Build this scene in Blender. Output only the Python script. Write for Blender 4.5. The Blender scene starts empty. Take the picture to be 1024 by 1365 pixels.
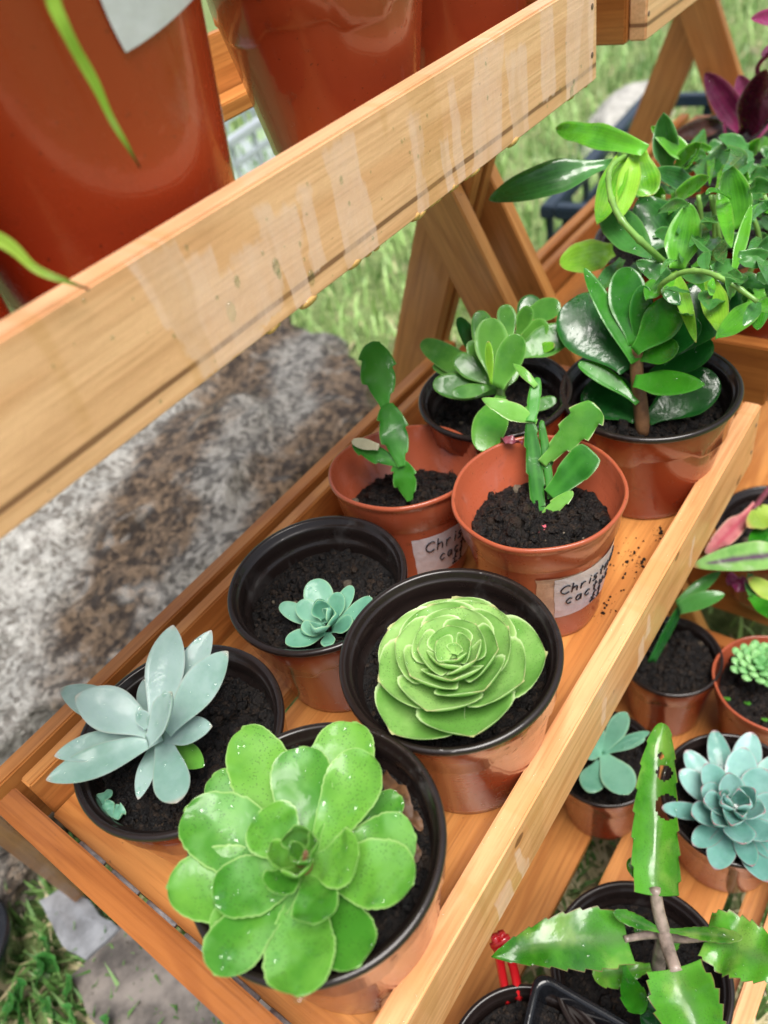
import bpy, math, random
import numpy as np
from mathutils import Vector, Matrix, noise
random.seed(7)
S = bpy.context.scene
COL = S.collection
H = 0.85                      # camera height above the ground; all coordinates below are relative to the camera
# ---------------------------------------------------------------- camera
PP = np.array([512.0, 682.5])
def _axes(vx, vy):
    a = np.array(vx) - PP; b = np.array(vy) - PP
    f = math.sqrt(-(a @ b))
    X = np.array([a[0], a[1], f]); X /= np.linalg.norm(X)
    Y = np.array([b[0], b[1], f]); Y /= np.linalg.norm(Y)
    return f, np.array([X, Y, np.cross(X, Y)])
F, R = _axes((1640, -550), (-1039, 118))
cd = bpy.data.cameras.new("camera"); cam = bpy.data.objects.new("camera", cd); COL.objects.link(cam)
r_, u_, b_ = R[:, 0], -R[:, 1], -R[:, 2]
cam.matrix_world = Matrix(((r_[0], u_[0], b_[0], 0), (r_[1], u_[1], b_[1], 0), (r_[2], u_[2], b_[2], H), (0, 0, 0, 1)))
cd.sensor_fit = 'HORIZONTAL'; cd.sensor_width = 36; cd.lens = 36 * F / 1024
cd.clip_start = .01; cd.clip_end = 200
cd.dof.use_dof = True; cd.dof.focus_distance = .45; cd.dof.aperture_fstop = 8
S.camera = cam
# ---------------------------------------------------------------- world + sun
SUN_EL, SUN_AZ = math.radians(72), math.radians(250)      # azimuth of the sun, ccw from +X
w = bpy.data.worlds.new("World"); S.world = w; w.use_nodes = True
nt = w.node_tree; nt.nodes.clear()
sky = nt.nodes.new('ShaderNodeTexSky'); sky.sky_type = 'NISHITA'; sky.sun_disc = False
sky.sun_elevation = SUN_EL; sky.sun_rotation = math.radians(90) - SUN_AZ
sky.air_density = 1.0; sky.dust_density = 4.0; sky.ozone_density = 1.0
hs = nt.nodes.new('ShaderNodeHueSaturation'); hs.inputs['Saturation'].default_value = .45
bg = nt.nodes.new('ShaderNodeBackground'); bg.inputs['Strength'].default_value = .105
out = nt.nodes.new('ShaderNodeOutputWorld')
nt.links.new(sky.outputs[0], hs.inputs['Color']); nt.links.new(hs.outputs[0], bg.inputs[0]); nt.links.new(bg.outputs[0], out.inputs[0])
sd = bpy.data.lights.new("sun", 'SUN'); sd.energy = 3.2; sd.angle = math.radians(35); sd.color = (1, .96, .9)
so = bpy.data.objects.new("sun", sd); COL.objects.link(so)
sv = Vector((math.cos(SUN_EL) * math.cos(SUN_AZ), math.cos(SUN_EL) * math.sin(SUN_AZ), math.sin(SUN_EL)))
so.rotation_euler = sv.to_track_quat('Z', 'Y').to_euler(); so.location = (0, 0, 5)
S.view_settings.view_transform = 'Standard'; S.view_settings.look = 'None'; S.view_settings.gamma = 1
S.view_settings.exposure = .40
S.cycles.max_bounces = 8; S.cycles.transparent_max_bounces = 32; S.cycles.transmission_bounces = 6; S.cycles.use_denoising = True
# ---------------------------------------------------------------- geometry helpers
def ray(px, py): return R @ np.array([px - PP[0], py - PP[1], F])
def at(px, py, z):                        # the point seen at (px, py) on the level z (relative to the camera)
    d = ray(px, py); return Vector(d * (z / d[2]))
def depth(p): return float(np.array(p) @ R[:, 2])
def proj(p):
    c = R.T @ np.array(p); return PP + F * c[:2] / c[2]
def link(name, me, mat, parent=None, loc=None):
    o = bpy.data.objects.new(name, me); COL.objects.link(o)
    if mat is not None: me.materials.append(mat)
    if parent is not None: o.parent = parent
    if loc is not None: o.location = loc
    return o
def props(o, label=None, cat=None, group=None, kind=None):
    for k, v in (('label', label), ('category', cat), ('group', group), ('kind', kind)):
        if v: o[k] = v
    return o
class Thing:
    def __init__(s, name, loc, label, cat, group=None):
        s.o = Vector(loc)
        s.root = bpy.data.objects.new(name, None); COL.objects.link(s.root)
        s.root.empty_display_size = .02
        s.root.location = s.o + Vector((0, 0, H)); props(s.root, label, cat, group)
    def add(s, name, g, mat, parent=None, label=None, kind=None):
        o = link(name, g.mesh(name, s.o), mat, parent or s.root)
        props(o, label, kind=kind)
        return o
class G:                                   # vertex / face collector
    def __init__(s): s.v, s.f, s.c, s.smooth, s.flat = [], [], [], True, []
    def put(s, vs, fs, cs=None):
        n = len(s.v); s.v += [tuple(p) for p in vs]; s.f += [tuple(i + n for i in f) for f in fs]
        s.c += cs if cs is not None else [(0, 0, 0, 1)] * len(vs)
    def mesh(s, name, org=Vector((0, 0, 0))):
        me = bpy.data.meshes.new(name)
        me.from_pydata([(p[0] - org[0], p[1] - org[1], p[2] - org[2]) for p in s.v], [], s.f)
        a = me.color_attributes.new('lf', 'FLOAT_COLOR', 'POINT')
        a.data.foreach_set('color', np.array(s.c, 'f').ravel() if s.c else [])
        if s.smooth: me.polygons.foreach_set('use_smooth', [True] * len(me.polygons))
        if s.smooth and s.flat:
            for k in s.flat: me.polygons[k].use_smooth = False
        me.update(); return me
def top(name, g, mat, label=None, cat=None, group=None, kind=None):
    lo = Vector(np.min(np.array(g.v), 0)); hi = Vector(np.max(np.array(g.v), 0))
    org = Vector(((lo.x + hi.x) / 2, (lo.y + hi.y) / 2, lo.z))
    o = link(name, g.mesh(name, org), mat, None, org + Vector((0, 0, H)))
    return props(o, label, cat, group, kind)
def tube(g, pts, rads, n=8, cap=True, u0=0, u1=1):
    pts = [Vector(p) for p in pts]
    if not isinstance(rads, (list, tuple)): rads = [rads] * len(pts)
    vs, fs, cs = [], [], []
    t = (pts[1] - pts[0]).normalized(); a = t.orthogonal().normalized()
    for i, p in enumerate(pts):
        t = (pts[min(i + 1, len(pts) - 1)] - pts[max(i - 1, 0)]).normalized()
        a = (a - t * a.dot(t)).normalized(); b = t.cross(a)
        for k in range(n):
            th = 2 * math.pi * k / n
            vs.append(p + (a * math.cos(th) + b * math.sin(th)) * rads[i]); cs.append((u0 + (u1 - u0) * i / (len(pts) - 1), 0, 0, 1))
    for i in range(len(pts) - 1):
        for k in range(n):
            fs.append((i * n + k, i * n + (k + 1) % n, (i + 1) * n + (k + 1) % n, (i + 1) * n + k))
    if cap: fs += [tuple(range(n))[::-1], tuple(range((len(pts) - 1) * n, len(pts) * n))]
    g.put(vs, fs, cs)
def spline(pts, n=6):
    pts = [Vector(p) for p in pts]; P = [pts[0] * 2 - pts[1]] + pts + [pts[-1] * 2 - pts[-2]]; out = []
    for i in range(1, len(P) - 2):
        for k in range(n):
            t = k / n; a, b, c, d = P[i - 1], P[i], P[i + 1], P[i + 2]
            out.append(.5 * ((2 * b) + (c - a) * t + (2 * a - 5 * b + 4 * c - d) * t * t + (3 * b - a - 3 * c + d) * t ** 3))
    return out + [pts[-1]]
def lathe(g, c, prof, n=64, fz=None, fr=None, tilt=None):
    vs, fs = [], []
    for j, (r, z) in enumerate(prof):
        for k in range(n):
            th = 2 * math.pi * k / n
            rr = r + (fr(j, th) if fr else 0); zz = z + (fz(j, th) if fz else 0)
            p = Vector((rr * math.cos(th), rr * math.sin(th), zz))
            if tilt is not None: p = tilt @ p
            vs.append(p + Vector(c))
    for j in range(len(prof) - 1):
        for k in range(n): fs.append((j * n + k, j * n + (k + 1) % n, (j + 1) * n + (k + 1) % n, (j + 1) * n + k))
    g.put(vs, fs)
def rnd_noise(p, s, o=0): return noise.noise(Vector(p) * s + Vector((o, o * 1.7, o * .3)))
# ---------------------------------------------------------------- material helpers
class M:
    def __init__(s, name):
        s.m = bpy.data.materials.new(name); s.m.use_nodes = True; s.t = s.m.node_tree
        s.p = s.t.nodes['Principled BSDF']; s.out = s.t.nodes['Material Output']
    def n(s, typ, **kw):
        nd = s.t.nodes.new('ShaderNode' + typ)
        ins = kw.pop('i', {})
        for k, v in kw.items(): setattr(nd, k, v)
        for k, v in ins.items(): s.set(nd.inputs[k], v)
        return nd
    def set(s, sock, v):
        if isinstance(v, bpy.types.NodeSocket): s.t.links.new(v, sock)
        else:
            if isinstance(v, tuple) and len(v) == 3 and sock.type == 'RGBA': v = v + (1,)
            sock.default_value = v
    def math(s, op, a, b=None, c=None, clamp=False):
        nd = s.n('Math', operation=op, use_clamp=clamp); s.set(nd.inputs[0], a)
        if b is not None: s.set(nd.inputs[1], b)
        if c is not None: s.set(nd.inputs[2], c)
        return nd.outputs[0]
    def mix(s, f, a, b, blend='MIX'):
        nd = s.n('MixRGB', blend_type=blend); s.set(nd.inputs[0], f); s.set(nd.inputs[1], a); s.set(nd.inputs[2], b); return nd.outputs[0]
    def noise(s, vec, scale, detail=4, rough=.55, dist=0):
        nd = s.n('TexNoise', i={'Scale': scale, 'Detail': detail, 'Roughness': rough, 'Distortion': dist})
        if vec is not None: s.set(nd.inputs['Vector'], vec)
        return nd.outputs['Fac']
    def step(s, x, a, b):      # smooth step from a to b
        nd = s.n('MapRange', interpolation_type='SMOOTHSTEP', i={'From Min': a, 'From Max': b}); s.set(nd.inputs[0], x); return nd.outputs[0]
    def scaled(s, vec, sc, off=None):
        nd = s.n('VectorMath', operation='MULTIPLY'); s.set(nd.inputs[0], vec); nd.inputs[1].default_value = sc
        if off is None: return nd.outputs[0]
        a = s.n('VectorMath', operation='ADD'); s.set(a.inputs[0], nd.outputs[0]); s.set(a.inputs[1], off); return a.outputs[0]
    def obj(s): return s.n('TexCoord').outputs['Object']
    def rand(s): return s.n('ObjectInfo').outputs['Random']
    def bump(s, h, strength=.3, dist=.001, prev=None):
        nd = s.n('Bump', i={'Strength': strength, 'Distance': dist, 'Height': h})
        if prev is not None: s.set(nd.inputs['Normal'], prev)
        return nd.outputs[0]
    def P(s, **kw):
        for k, v in kw.items(): s.set(s.p.inputs[k.replace('_', ' ')], v)
        return s.m
    def attr(s):
        a = s.n('Attribute', attribute_name='lf'); sp = s.n('SeparateColor'); s.t.links.new(a.outputs['Color'], sp.inputs[0]); return sp.outputs

def wood(name, light, dark, gloss=.45, knots=True, kn=(), stains=None, line=None, wet=.4, grain=1.0):
    m = M(name); o = m.obj(); rd = m.rand()
    off = m.n('CombineXYZ', i={0: m.math('MULTIPLY', rd, 9.0), 1: m.math('MULTIPLY', rd, 3.7), 2: m.math('MULTIPLY', rd, 5.1)}).outputs[0]
    big = m.noise(m.scaled(o, (2.5, 26, 26), off), 1.0, 3, .5, .4)
    rings = m.math('SINE', m.math('MULTIPLY', m.noise(m.scaled(o, (1.3, 12, 12), off), 1.3, 2, .4, .3), 70 * grain))
    rings = m.step(rings, .1, 1.0)
    fine = m.noise(m.scaled(o, (14, 420, 420), off), 1.0, 3, .6)
    c = m.mix(m.step(big, .3, .7), light, tuple(.55 * l + .45 * d for l, d in zip(light, dark)))
    c = m.mix(m.math('MULTIPLY', rings, .5), c, dark)
    c = m.mix(m.math('MULTIPLY', m.step(fine, .42, .7), .5), c, tuple(x * .8 for x in dark))
    c = m.mix(m.math('MULTIPLY', m.step(m.noise(m.scaled(o, (5, 150, 150), off), 1.0, 3, .6), .5, .75), .4), c, tuple(x * .75 for x in dark))
    blot = m.noise(m.scaled(o, (9, 16, 16), off), 1.5, 4, .6)
    c = m.mix(m.math('MULTIPLY', m.step(blot, .52, .72), .22), c, tuple(x * .6 for x in dark))
    if knots:
        v = m.n('TexVoronoi', i={'Scale': 1.0, 'Vector': m.scaled(o, (7, 13, 13), off)}).outputs['Distance']
        v = m.math('ADD', v, m.math('MULTIPLY', m.noise(m.scaled(o, (60, 60, 60)), 1, 2), .05))
        kno = m.math('SUBTRACT', 1.0, m.step(v, .07, .12)); halo = m.math('SUBTRACT', 1.0, m.step(v, .07, .22))
        c = m.mix(m.math('MULTIPLY', halo, .3), c, dark); c = m.mix(m.math('MULTIPLY', kno, .8), c, (.10, .035, .012))
    if kn:
        sp_ = m.n('SeparateXYZ', i={0: o}).outputs; wz = m.math('MULTIPLY', m.math('SUBTRACT', m.noise(o, 220, 2), .5), .5)
        for (kx, kz, kr) in kn:
            dx_ = m.math('DIVIDE', m.math('SUBTRACT', sp_[0], kx), kr * 1.5); dz_ = m.math('DIVIDE', m.math('SUBTRACT', sp_[2], kz), kr)
            dd = m.math('ADD', m.math('SQRT', m.math('ADD', m.math('MULTIPLY', dx_, dx_), m.math('MULTIPLY', dz_, dz_))), wz)
            c = m.mix(m.math('MULTIPLY', m.step(dd, 2.4, .9), .45), c, dark); c = m.mix(m.math('MULTIPLY', m.step(dd, 1.1, .8), .8), c, (.16, .05, .018)); c = m.mix(m.math('MULTIPLY', m.step(dd, .55, .4), .5), c, (.30, .11, .035))
    # grime flecks
    fl = m.step(m.noise(m.scaled(o, (1, 1, 1), off), 330, 2, .5), .71, .75)
    c = m.mix(m.math('MULTIPLY', fl, m.math('MULTIPLY', m.step(m.noise(o, 24, 2), .5, .62), .6)), c, (.12, .045, .02))
    sep = m.n('SeparateXYZ', i={0: o}).outputs
    if line is not None:
        wob = m.math('MULTIPLY', m.math('SUBTRACT', m.noise(m.scaled(o, (6, 0, 0)), 1.0, 2), .5), .004)
        d = m.math('ABSOLUTE', m.math('SUBTRACT', m.math('ADD', sep[2], wob), line))
        th = m.math('ADD', .0006, m.math('MULTIPLY', m.noise(m.scaled(o, (14, 0, 0)), 1.0, 3), .0012))
        ln = m.math('LESS_THAN', d, th)
        ln2 = m.math('MULTIPLY', m.math('SUBTRACT', 1.0, m.step(d, .0005, .003)), .45)
        c = m.mix(ln2, c, (.32, .14, .05)); c = m.mix(m.math('MULTIPLY', ln, .75), c, (.15, .055, .03))
    rough = gloss
    if stains:
        msk = None
        nz = m.math('MULTIPLY', m.math('SUBTRACT', m.noise(m.scaled(o, (160, 1, 60)), 1.0, 3), .5), .009)
        nb = m.math('MULTIPLY', m.math('SUBTRACT', m.noise(m.scaled(o, (30, 1, 10)), 1.0, 2), .5), .02)
        for (xc, hw, zt, zb, sl) in stains:
            xx = m.math('ADD', m.math('ADD', sep[0], nz), m.math('ADD', nb, m.math('MULTIPLY', sep[2], sl)))
            a = m.step(m.math('ABSOLUTE', m.math('SUBTRACT', xx, xc)), hw + .0006, hw - .0012)
            zz = m.math('ADD', sep[2], m.math('MULTIPLY', nz, 1.5))
            b = m.math('MULTIPLY', m.step(zz, zt + .001, zt - .004), m.step(zz, zb - .001, zb + .001))
            a = m.math('MULTIPLY', a, b)
            msk = a if msk is None else m.math('MAXIMUM', msk, a)
        c = m.mix(m.math('MULTIPLY', msk, m.math('ADD', -.02, m.math('MULTIPLY', m.noise(m.scaled(o, (70, 1, 20)), 1.0, 5, .75), 1.0), clamp=True)), c, (.84, .60, .48))
        rough = m.math('ADD', gloss, m.math('MULTIPLY', msk, .25))
        rn = m.step(m.noise(m.scaled(o, (22, 1, 5)), 1.0, 3), .55, .6)
        c = m.mix(m.math('MULTIPLY', rn, .25), c, (.55, .28, .08))
    wetm = m.step(m.noise(m.scaled(o, (12, 25, 25), off), 1.5, 3), .4, .65)
    drops = m.step(m.n('TexVoronoi', i={'Scale': 260.0, 'Vector': o}).outputs['Distance'], .32, .12)
    hgt = m.math('ADD', m.math('MULTIPLY', fine, .6), m.math('MULTIPLY', m.noise(o, 240, 4), .6))
    nb_ = m.bump(hgt, .45, .0006)
    m.P(Base_Color=c, Roughness=rough, Normal=nb_, Coat_Weight=m.math('MULTIPLY', wetm, wet), Coat_Roughness=.14,
        Specular_IOR_Level=.5)
    m.set(m.p.inputs['Coat Normal'], m.bump(m.math('ADD', drops, m.noise(o, 60, 2)), .25, .0006))
    return m.m

def plastic(name, col, rough=.3, wet=.5, var=.15, dirt=(.03, .018, .012), dirt_amt=.3, sss=0):
    m = M(name); o = m.obj(); rd = m.rand()
    n1 = m.noise(o, 14, 4); n2 = m.noise(o, 90, 5, .65)
    c = m.mix(m.math('MULTIPLY', n1, var), col, tuple(min(1, x * 1.6) for x in col))
    c = m.mix(m.math('MULTIPLY', m.step(n2, .58, .75), dirt_amt), c, dirt)
    fl = m.step(m.noise(o, 420, 2), .70, .73)
    c = m.mix(m.math('MULTIPLY', fl, .5), c, dirt)
    mk = m.math('MULTIPLY', m.step(m.noise(m.scaled(o, (1, 1, .35)), 38, 5, .7, .8), .55, .7), m.step(m.noise(o, 11, 2), .45, .62))
    c = m.mix(m.math('MULTIPLY', mk, .22), c, tuple(min(1, x * .6 + .22) for x in col))
    wetn = m.noise(o, 34, 3, .6, .6)
    r = m.math('ADD', rough, m.math('MULTIPLY', m.math('SUBTRACT', n2, .5), .25))
    dr = m.step(m.n('TexVoronoi', i={'Scale': 130.0, 'Vector': o}).outputs['Distance'], .36, .15)
    drm = m.math('MULTIPLY', dr, m.step(m.noise(o, 26, 2), .5, .6))
    m.P(Base_Color=c, Roughness=r, Specular_IOR_Level=.3, Coat_Weight=wet, Coat_Roughness=.05, Normal=m.bump(n2, .12, .0006))
    m.set(m.p.inputs['Coat Normal'], m.bump(m.math('ADD', drm, m.math('MULTIPLY', wetn, .8)), .4, .001))
    return m.m

def leafm(name, dark, light, edge, eamt=.7, epos=.86, rough=.35, wet=.6, speck=.0, tip=None, tipamt=0, tips=.85, vein=0, sss=.12, mid=None, wetbump=.35, blotch=None):
    m = M(name); o = m.obj(); rd = m.rand(); a = m.attr(); u, v, e = a[0], a[1], a[2]
    n1 = m.noise(o, 45, 4, .6); n2 = m.noise(o, 160, 4)
    c = m.mix(m.step(m.math('ADD', m.math('MULTIPLY', n1, .7), m.math('MULTIPLY', rd, .3)), .28, .68), dark, light)
    # paler towards the leaf base
    c = m.mix(m.math('MULTIPLY', m.math('SUBTRACT', 1.0, m.step(u, .0, .45)), .45), c, tuple(min(1, x * 1.35 + .02) for x in light))
    if vein:
        sv_ = m.math('SINE', m.math('MULTIPLY', v, vein)); c = m.mix(m.math('MULTIPLY', m.step(sv_, .3, 1), .22), c, tuple(min(1, x * 1.5) for x in light))
    if mid: c = m.mix(m.math('MULTIPLY', m.math('SUBTRACT', 1.0, m.step(m.math('ADD', v, m.math('MULTIPLY', n2, .25)), .1, .55)), mid[3]), c, mid[:3])
    if blotch: c = m.mix(m.math('MULTIPLY', m.step(m.noise(o, 30, 3), .52, .66), blotch[3]), c, blotch[:3])
    if speck:
        sp = m.step(m.n('TexVoronoi', i={'Scale': 800.0, 'Vector': o}).outputs['Distance'], .26, .20)
        sp = m.math('MULTIPLY', sp, m.step(m.noise(o, 55, 2), .38, .55)); c = m.mix(m.math('MULTIPLY', sp, speck), c, (.02, .03, .012))
    c = m.mix(m.math('MULTIPLY', m.step(m.math('MAXIMUM', v, e), epos, 1.0), eamt), c, edge)
    if tip: c = m.mix(m.math('MULTIPLY', m.step(u, tips, 1.0), tipamt), c, tip)
    wb = m.noise(o, 70, 3, .5, .5)
    r = m.math('ADD', rough, m.math('MULTIPLY', m.math('SUBTRACT', n2, .5), .3))
    m.P(Base_Color=c, Roughness=r, Specular_IOR_Level=.22, Normal=m.bump(n2, .15, .0008), Coat_Weight=m.math('MULTIPLY', m.step(wb, .40, .62), wet), Coat_Roughness=.07,
        Subsurface_Weight=sss, Subsurface_Scale=.004)
    m.set(m.p.inputs['Subsurface Radius'], (.4, 1.0, .2)) if False else None
    m.p.inputs['Subsurface Radius'].default_value = (.5, 1, .25)
    m.set(m.p.inputs['Coat Normal'], m.bump(m.math('ADD', wb, m.math('MULTIPLY', n2, .3)), wetbump, .002))
    return m.m

def soilm():
    m = M('wet_soil'); o = m.obj()
    n = m.noise(o, 120, 6, .7); n2 = m.noise(o, 700, 3)
    c = m.mix(m.step(n, .4, .75), (.003, .0025, .003), (.018, .013, .011))
    c = m.mix(m.math('MULTIPLY', m.step(m.noise(o, 260, 2), .56, .66), .6), c, (.045, .028, .018)); c = m.mix(m.math('MULTIPLY', m.step(n2, .64, .69), .6), c, (.13, .08, .045))
    a = m.attr(); c = m.mix(m.step(a[0], .80, .95), c, (.030, .018, .011)); c = m.mix(m.step(a[0], .988, .992), c, (.22, .18, .13))
    m.P(Base_Color=c, Roughness=m.math('ADD', .12, m.math('MULTIPLY', n, .7)), Normal=m.bump(m.math('ADD', n, m.math('MULTIPLY', n2, .6)), 1.0, .004), Specular_IOR_Level=.4)
    return m.m
def simple(name, col, rough=.5, var=.3, scale=30, bump=.2, coat=0, **k):
    m = M(name); o = m.obj(); n = m.noise(o, scale, 5, .6)
    c = m.mix(m.step(n, .3, .7), tuple(x * (1 - var) for x in col), tuple(min(1, x * (1 + var)) for x in col))
    m.P(Base_Color=c, Roughness=rough, Normal=m.bump(n, bump, .002), Coat_Weight=coat, Coat_Roughness=.1)
    return m.m
W_WET = simple  # alias kept for brevity
mat_drop = M('water')
_tr = mat_drop.n('BsdfTransparent', i={'Color': (.93, .97, .95, 1)}); _gl = mat_drop.n('BsdfGlossy', i={'Roughness': .03, 'Color': (1, 1, 1, 1)})
_fr = mat_drop.n('Fresnel', i={'IOR': 1.5}); _mx = mat_drop.n('MixShader'); mat_drop.set(_mx.inputs[0], mat_drop.math('MULTIPLY', mat_drop.math('MULTIPLY', _fr.outputs[0], 1.1, clamp=True), mat_drop.math('SUBTRACT', 1.0, mat_drop.n('NewGeometry').outputs['Backfacing']))); mat_drop.set(_mx.inputs[1], _tr.outputs[0]); mat_drop.set(_mx.inputs[2], _gl.outputs[0])
mat_drop.set(mat_drop.out.inputs[0], _mx.outputs[0]); mat_drop = mat_drop.m
L1, D1 = (.70, .31, .085), (.44, .145, .032)
bx = lambda px, py: ray(px, py)[0] * (.25 / ray(px, py)[1]) - .275      # local x on the upper front board
stains = [(bx(262, 440), .012, .031, -.029, .15), (bx(300, 440), .009, .02, -.03, -.1), (bx(318, 430), .0095, .008, -.03, .1), (bx(345, 360), .012, .012, -.026, -.25),
          (bx(372, 330), .006, .022, -.025, .2), (bx(395, 345), .007, .016, -.031, -.1), (bx(420, 320), .005, .02, -.02, .0), (bx(468, 270), .012, .028, -.031, .1),
          (bx(560, 210), .004, .02, -.031, -.1), (bx(590, 190), .005, .0, -.031, .1), (bx(610, 180), .004, .024, -.031, .0), (bx(650, 140), .016, .03, -.031, -.2), (bx(690, 110), .012, .02, -.031, .1),
          (bx(730, 80), .008, .031, -.02, .0), (bx(765, 60), .012, .031, -.031, .0), (bx(782, 70), .012, .031, -.031, .0)]
MW = wood('cedar_boards', L1, D1, .38)
MWF = wood('pale_stained_board', (.90, .545, .31), (.70, .35, .165), .38, knots=False, stains=stains, line=-.0205, wet=.35, grain=.6)
KN = [((ray(px_, py_) * (.109 / ray(px_, py_)[1]))[0] - .275, (ray(px_, py_) * (.109 / ray(px_, py_)[1]))[2] + .4335, r_k) for (px_, py_, r_k) in ((692, 1120, .0035), (903, 742, .0028), (985, 640, .004))]
MWR = wood('sunlit_rail', (.90, .48, .225), (.66, .26, .085), .40, knots=True, kn=KN, wet=.3, stains=[(-.02, .004, .01, -.02, 0), (.04, .006, .0, -.03, 0), (.052, .004, .014, -.01, 0), (-.13, .004, .012, -.03, .2), (-.15, .007, .0, -.03, .1), (.13, .003, .012, -.02, 0)])  # lighter cedar for the front rails: their sunlit brightness is put into the colour
MWD = wood('darker_cedar', (.46, .165, .040), (.27, .080, .017), .33, wet=.5)
MWL = wood('leg_cedar', (.66, .31, .095), (.46, .18, .048), .36, wet=.45)
M_TERRA = plastic('terracotta_plastic', (.31, .055, .020), .24, .6)
M_TERRA_L = plastic('light_terracotta_plastic', (.38, .085, .038), .3, .5, dirt_amt=.45)
M_BIG = plastic('orange_plastic', (.38, .050, .015), .26, .5, var=.08, dirt_amt=.12)
M_LINER = plastic('dark_brown_plastic', (.014, .009, .008), .3, .5, dirt_amt=.2)
M_BLACK = plastic('black_plastic', (.010, .011, .014), .25, .5, dirt_amt=.1)
M_SOIL = soilm()
M_AEO = leafm('aeonium_leaf', (.05, .21, .018), (.14, .36, .045), (.36, .58, .18), .75, .92, speck=.75, wet=.35, rough=.42, sss=.14, blotch=(.20, .44, .14, .45))
M_AEO2 = leafm('rosette_leaf', (.14, .34, .06), (.32, .54, .16), (.58, .74, .36), .8, .9, speck=.6, wet=.35, rough=.5, tip=(.5, .12, .08), tipamt=.3, tips=.985, sss=.12)
M_GLAUC = leafm('glaucous_leaf', (.16, .29, .24), (.32, .45, .42), (.40, .40, .32), .35, .9, rough=.45, wet=.3, tip=(.55, .30, .25), tipamt=.35, tips=.93)
M_BLUEG = leafm('blue_green_leaf', (.10, .30, .20), (.21, .45, .32), (.40, .56, .30), .5, .85, rough=.4, wet=.4)
M_ECH = leafm('blue_rosette_leaf', (.12, .31, .26), (.27, .50, .46), (.34, .12, .17), .55, .9, rough=.4, wet=.5, tip=(.42, .08, .14), tipamt=.55, tips=.95)
M_JADE = leafm('jade_leaf', (.012, .12, .006), (.04, .24, .012), (.10, .26, .03), .4, .93, rough=.25, wet=.7, sss=.08)
M_JADED = leafm('dark_jade_leaf', (.004, .055, .008), (.012, .115, .014), (.07, .18, .05), .4, .93, rough=.22, wet=1, sss=.05)
M_JADE2 = leafm('soft_jade_leaf', (.035, .17, .015), (.11, .31, .04), (.28, .46, .14), .4, .9, rough=.35, wet=.6)
M_XMAS = leafm('cactus_segment', (.015, .12, .01), (.045, .24, .02), (.25, .38, .12), .45, .9, rough=.4, wet=.3, mid=(.06, .28, .03, .4))
M_XMASL = leafm('pale_cactus_segment', (.07, .26, .03), (.17, .42, .07), (.50, .50, .24), .6, .88, rough=.3, wet=.7)
M_KAL = leafm('kalanchoe_leaf', (.014, .10, .006), (.065, .25, .016), (.13, .075, .035), .9, .93, rough=.25, wet=.6, mid=(.08, .16, .05, .55), speck=.5, blotch=(.30, .46, .10, .35))
M_TRAD = leafm('tradescantia_leaf', (.03, .18, .010), (.11, .39, .025), (.3, .5, .12), .3, .92, rough=.3, wet=.8, vein=26, sss=.2)
M_TRADD = leafm('dark_tradescantia_leaf', (.018, .10, .018), (.055, .20, .04), (.2, .3, .1), .3, .92, rough=.3, wet=.9, vein=22)
M_TRADY = leafm('lime_tradescantia_leaf', (.09, .33, .015), (.24, .50, .04), (.5, .55, .12), .3, .92, rough=.3, wet=.7, vein=26, tip=(.3, .12, .04), tipamt=.6, tips=.95, sss=.3)
M_PURP = leafm('purple_leaf', (.10, .010, .04), (.24, .025, .10), (.3, .06, .14), .3, .93, rough=.28, wet=.8, vein=20)
M_PURPD = leafm('dusky_leaf', (.05, .03, .025), (.12, .05, .04), (.12, .10, .05), .3, .93, rough=.3, wet=.7, vein=16)
M_VARI = leafm('variegated_leaf', (.10, .26, .05), (.24, .44, .12), (.42, .5, .2), .4, .9, rough=.35, wet=.5, mid=(.09, .03, .09, .95), tip=(.4, .08, .05), tipamt=.9, tips=.9, blotch=(.45, .52, .36, .5))
M_PINK = leafm('pink_leaf', (.30, .05, .07), (.55, .20, .20), (.55, .5, .3), .5, .8, rough=.35, wet=.5, mid=(.42, .06, .10, .8))
M_YELL = leafm('yellow_green_leaf', (.22, .34, .04), (.38, .50, .09), (.5, .3, .15), .5, .9, rough=.35, wet=.5, tip=(.5, .2, .12), tipamt=.7, tips=.85)
M_SED = leafm('sedum_bead', (.13, .36, .12), (.26, .52, .20), (.4, .55, .3), .1, .9, rough=.4, wet=.4)
M_STRAP = leafm('strap_leaf', (.26, .48, .05), (.46, .64, .10), (.5, .5, .2), .3, .9, rough=.3, wet=.5, vein=14, tip=(.04, .012, .008), tipamt=1, tips=.86, blotch=(.62, .68, .3, .4))
M_STEM_G = simple('green_stem', (.20, .40, .08), .4, .25, 60, .2, .4)
M_STEM_B = simple('brown_stem', (.22, .11, .05), .5, .35, 90, .4, .2)
M_STEM_P = simple('greyish_purple_stem', (.27, .21, .18), .45, .45, 90, .6, .3)
M_STEM_R = simple('red_stem', (.16, .03, .05), .4, .3, 80, .2, .4)
M_LABEL = simple('paper_label', (.62, .58, .62), .45, .08, 160, .4, .5)
M_LABELW = simple('grey_white_label', (.60, .62, .68), .4, .05, 120, .15, .4)
M_TAPE = simple('wet_tape', (.42, .28, .20), .25, .3, 90, .5, .8)
M_INK = simple('ink', (.012, .012, .02), .4, .2)
M_METAL = simple('galvanised_metal', (.45, .46, .48), .35, .3, 200, .4)
M_SCREW = simple('rusty_screw', (.16, .10, .07), .4, .4, 200, .4)
M_RED = simple('red_plastic', (.62, .015, .02), .2, .1, 40, .1, .7)
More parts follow.
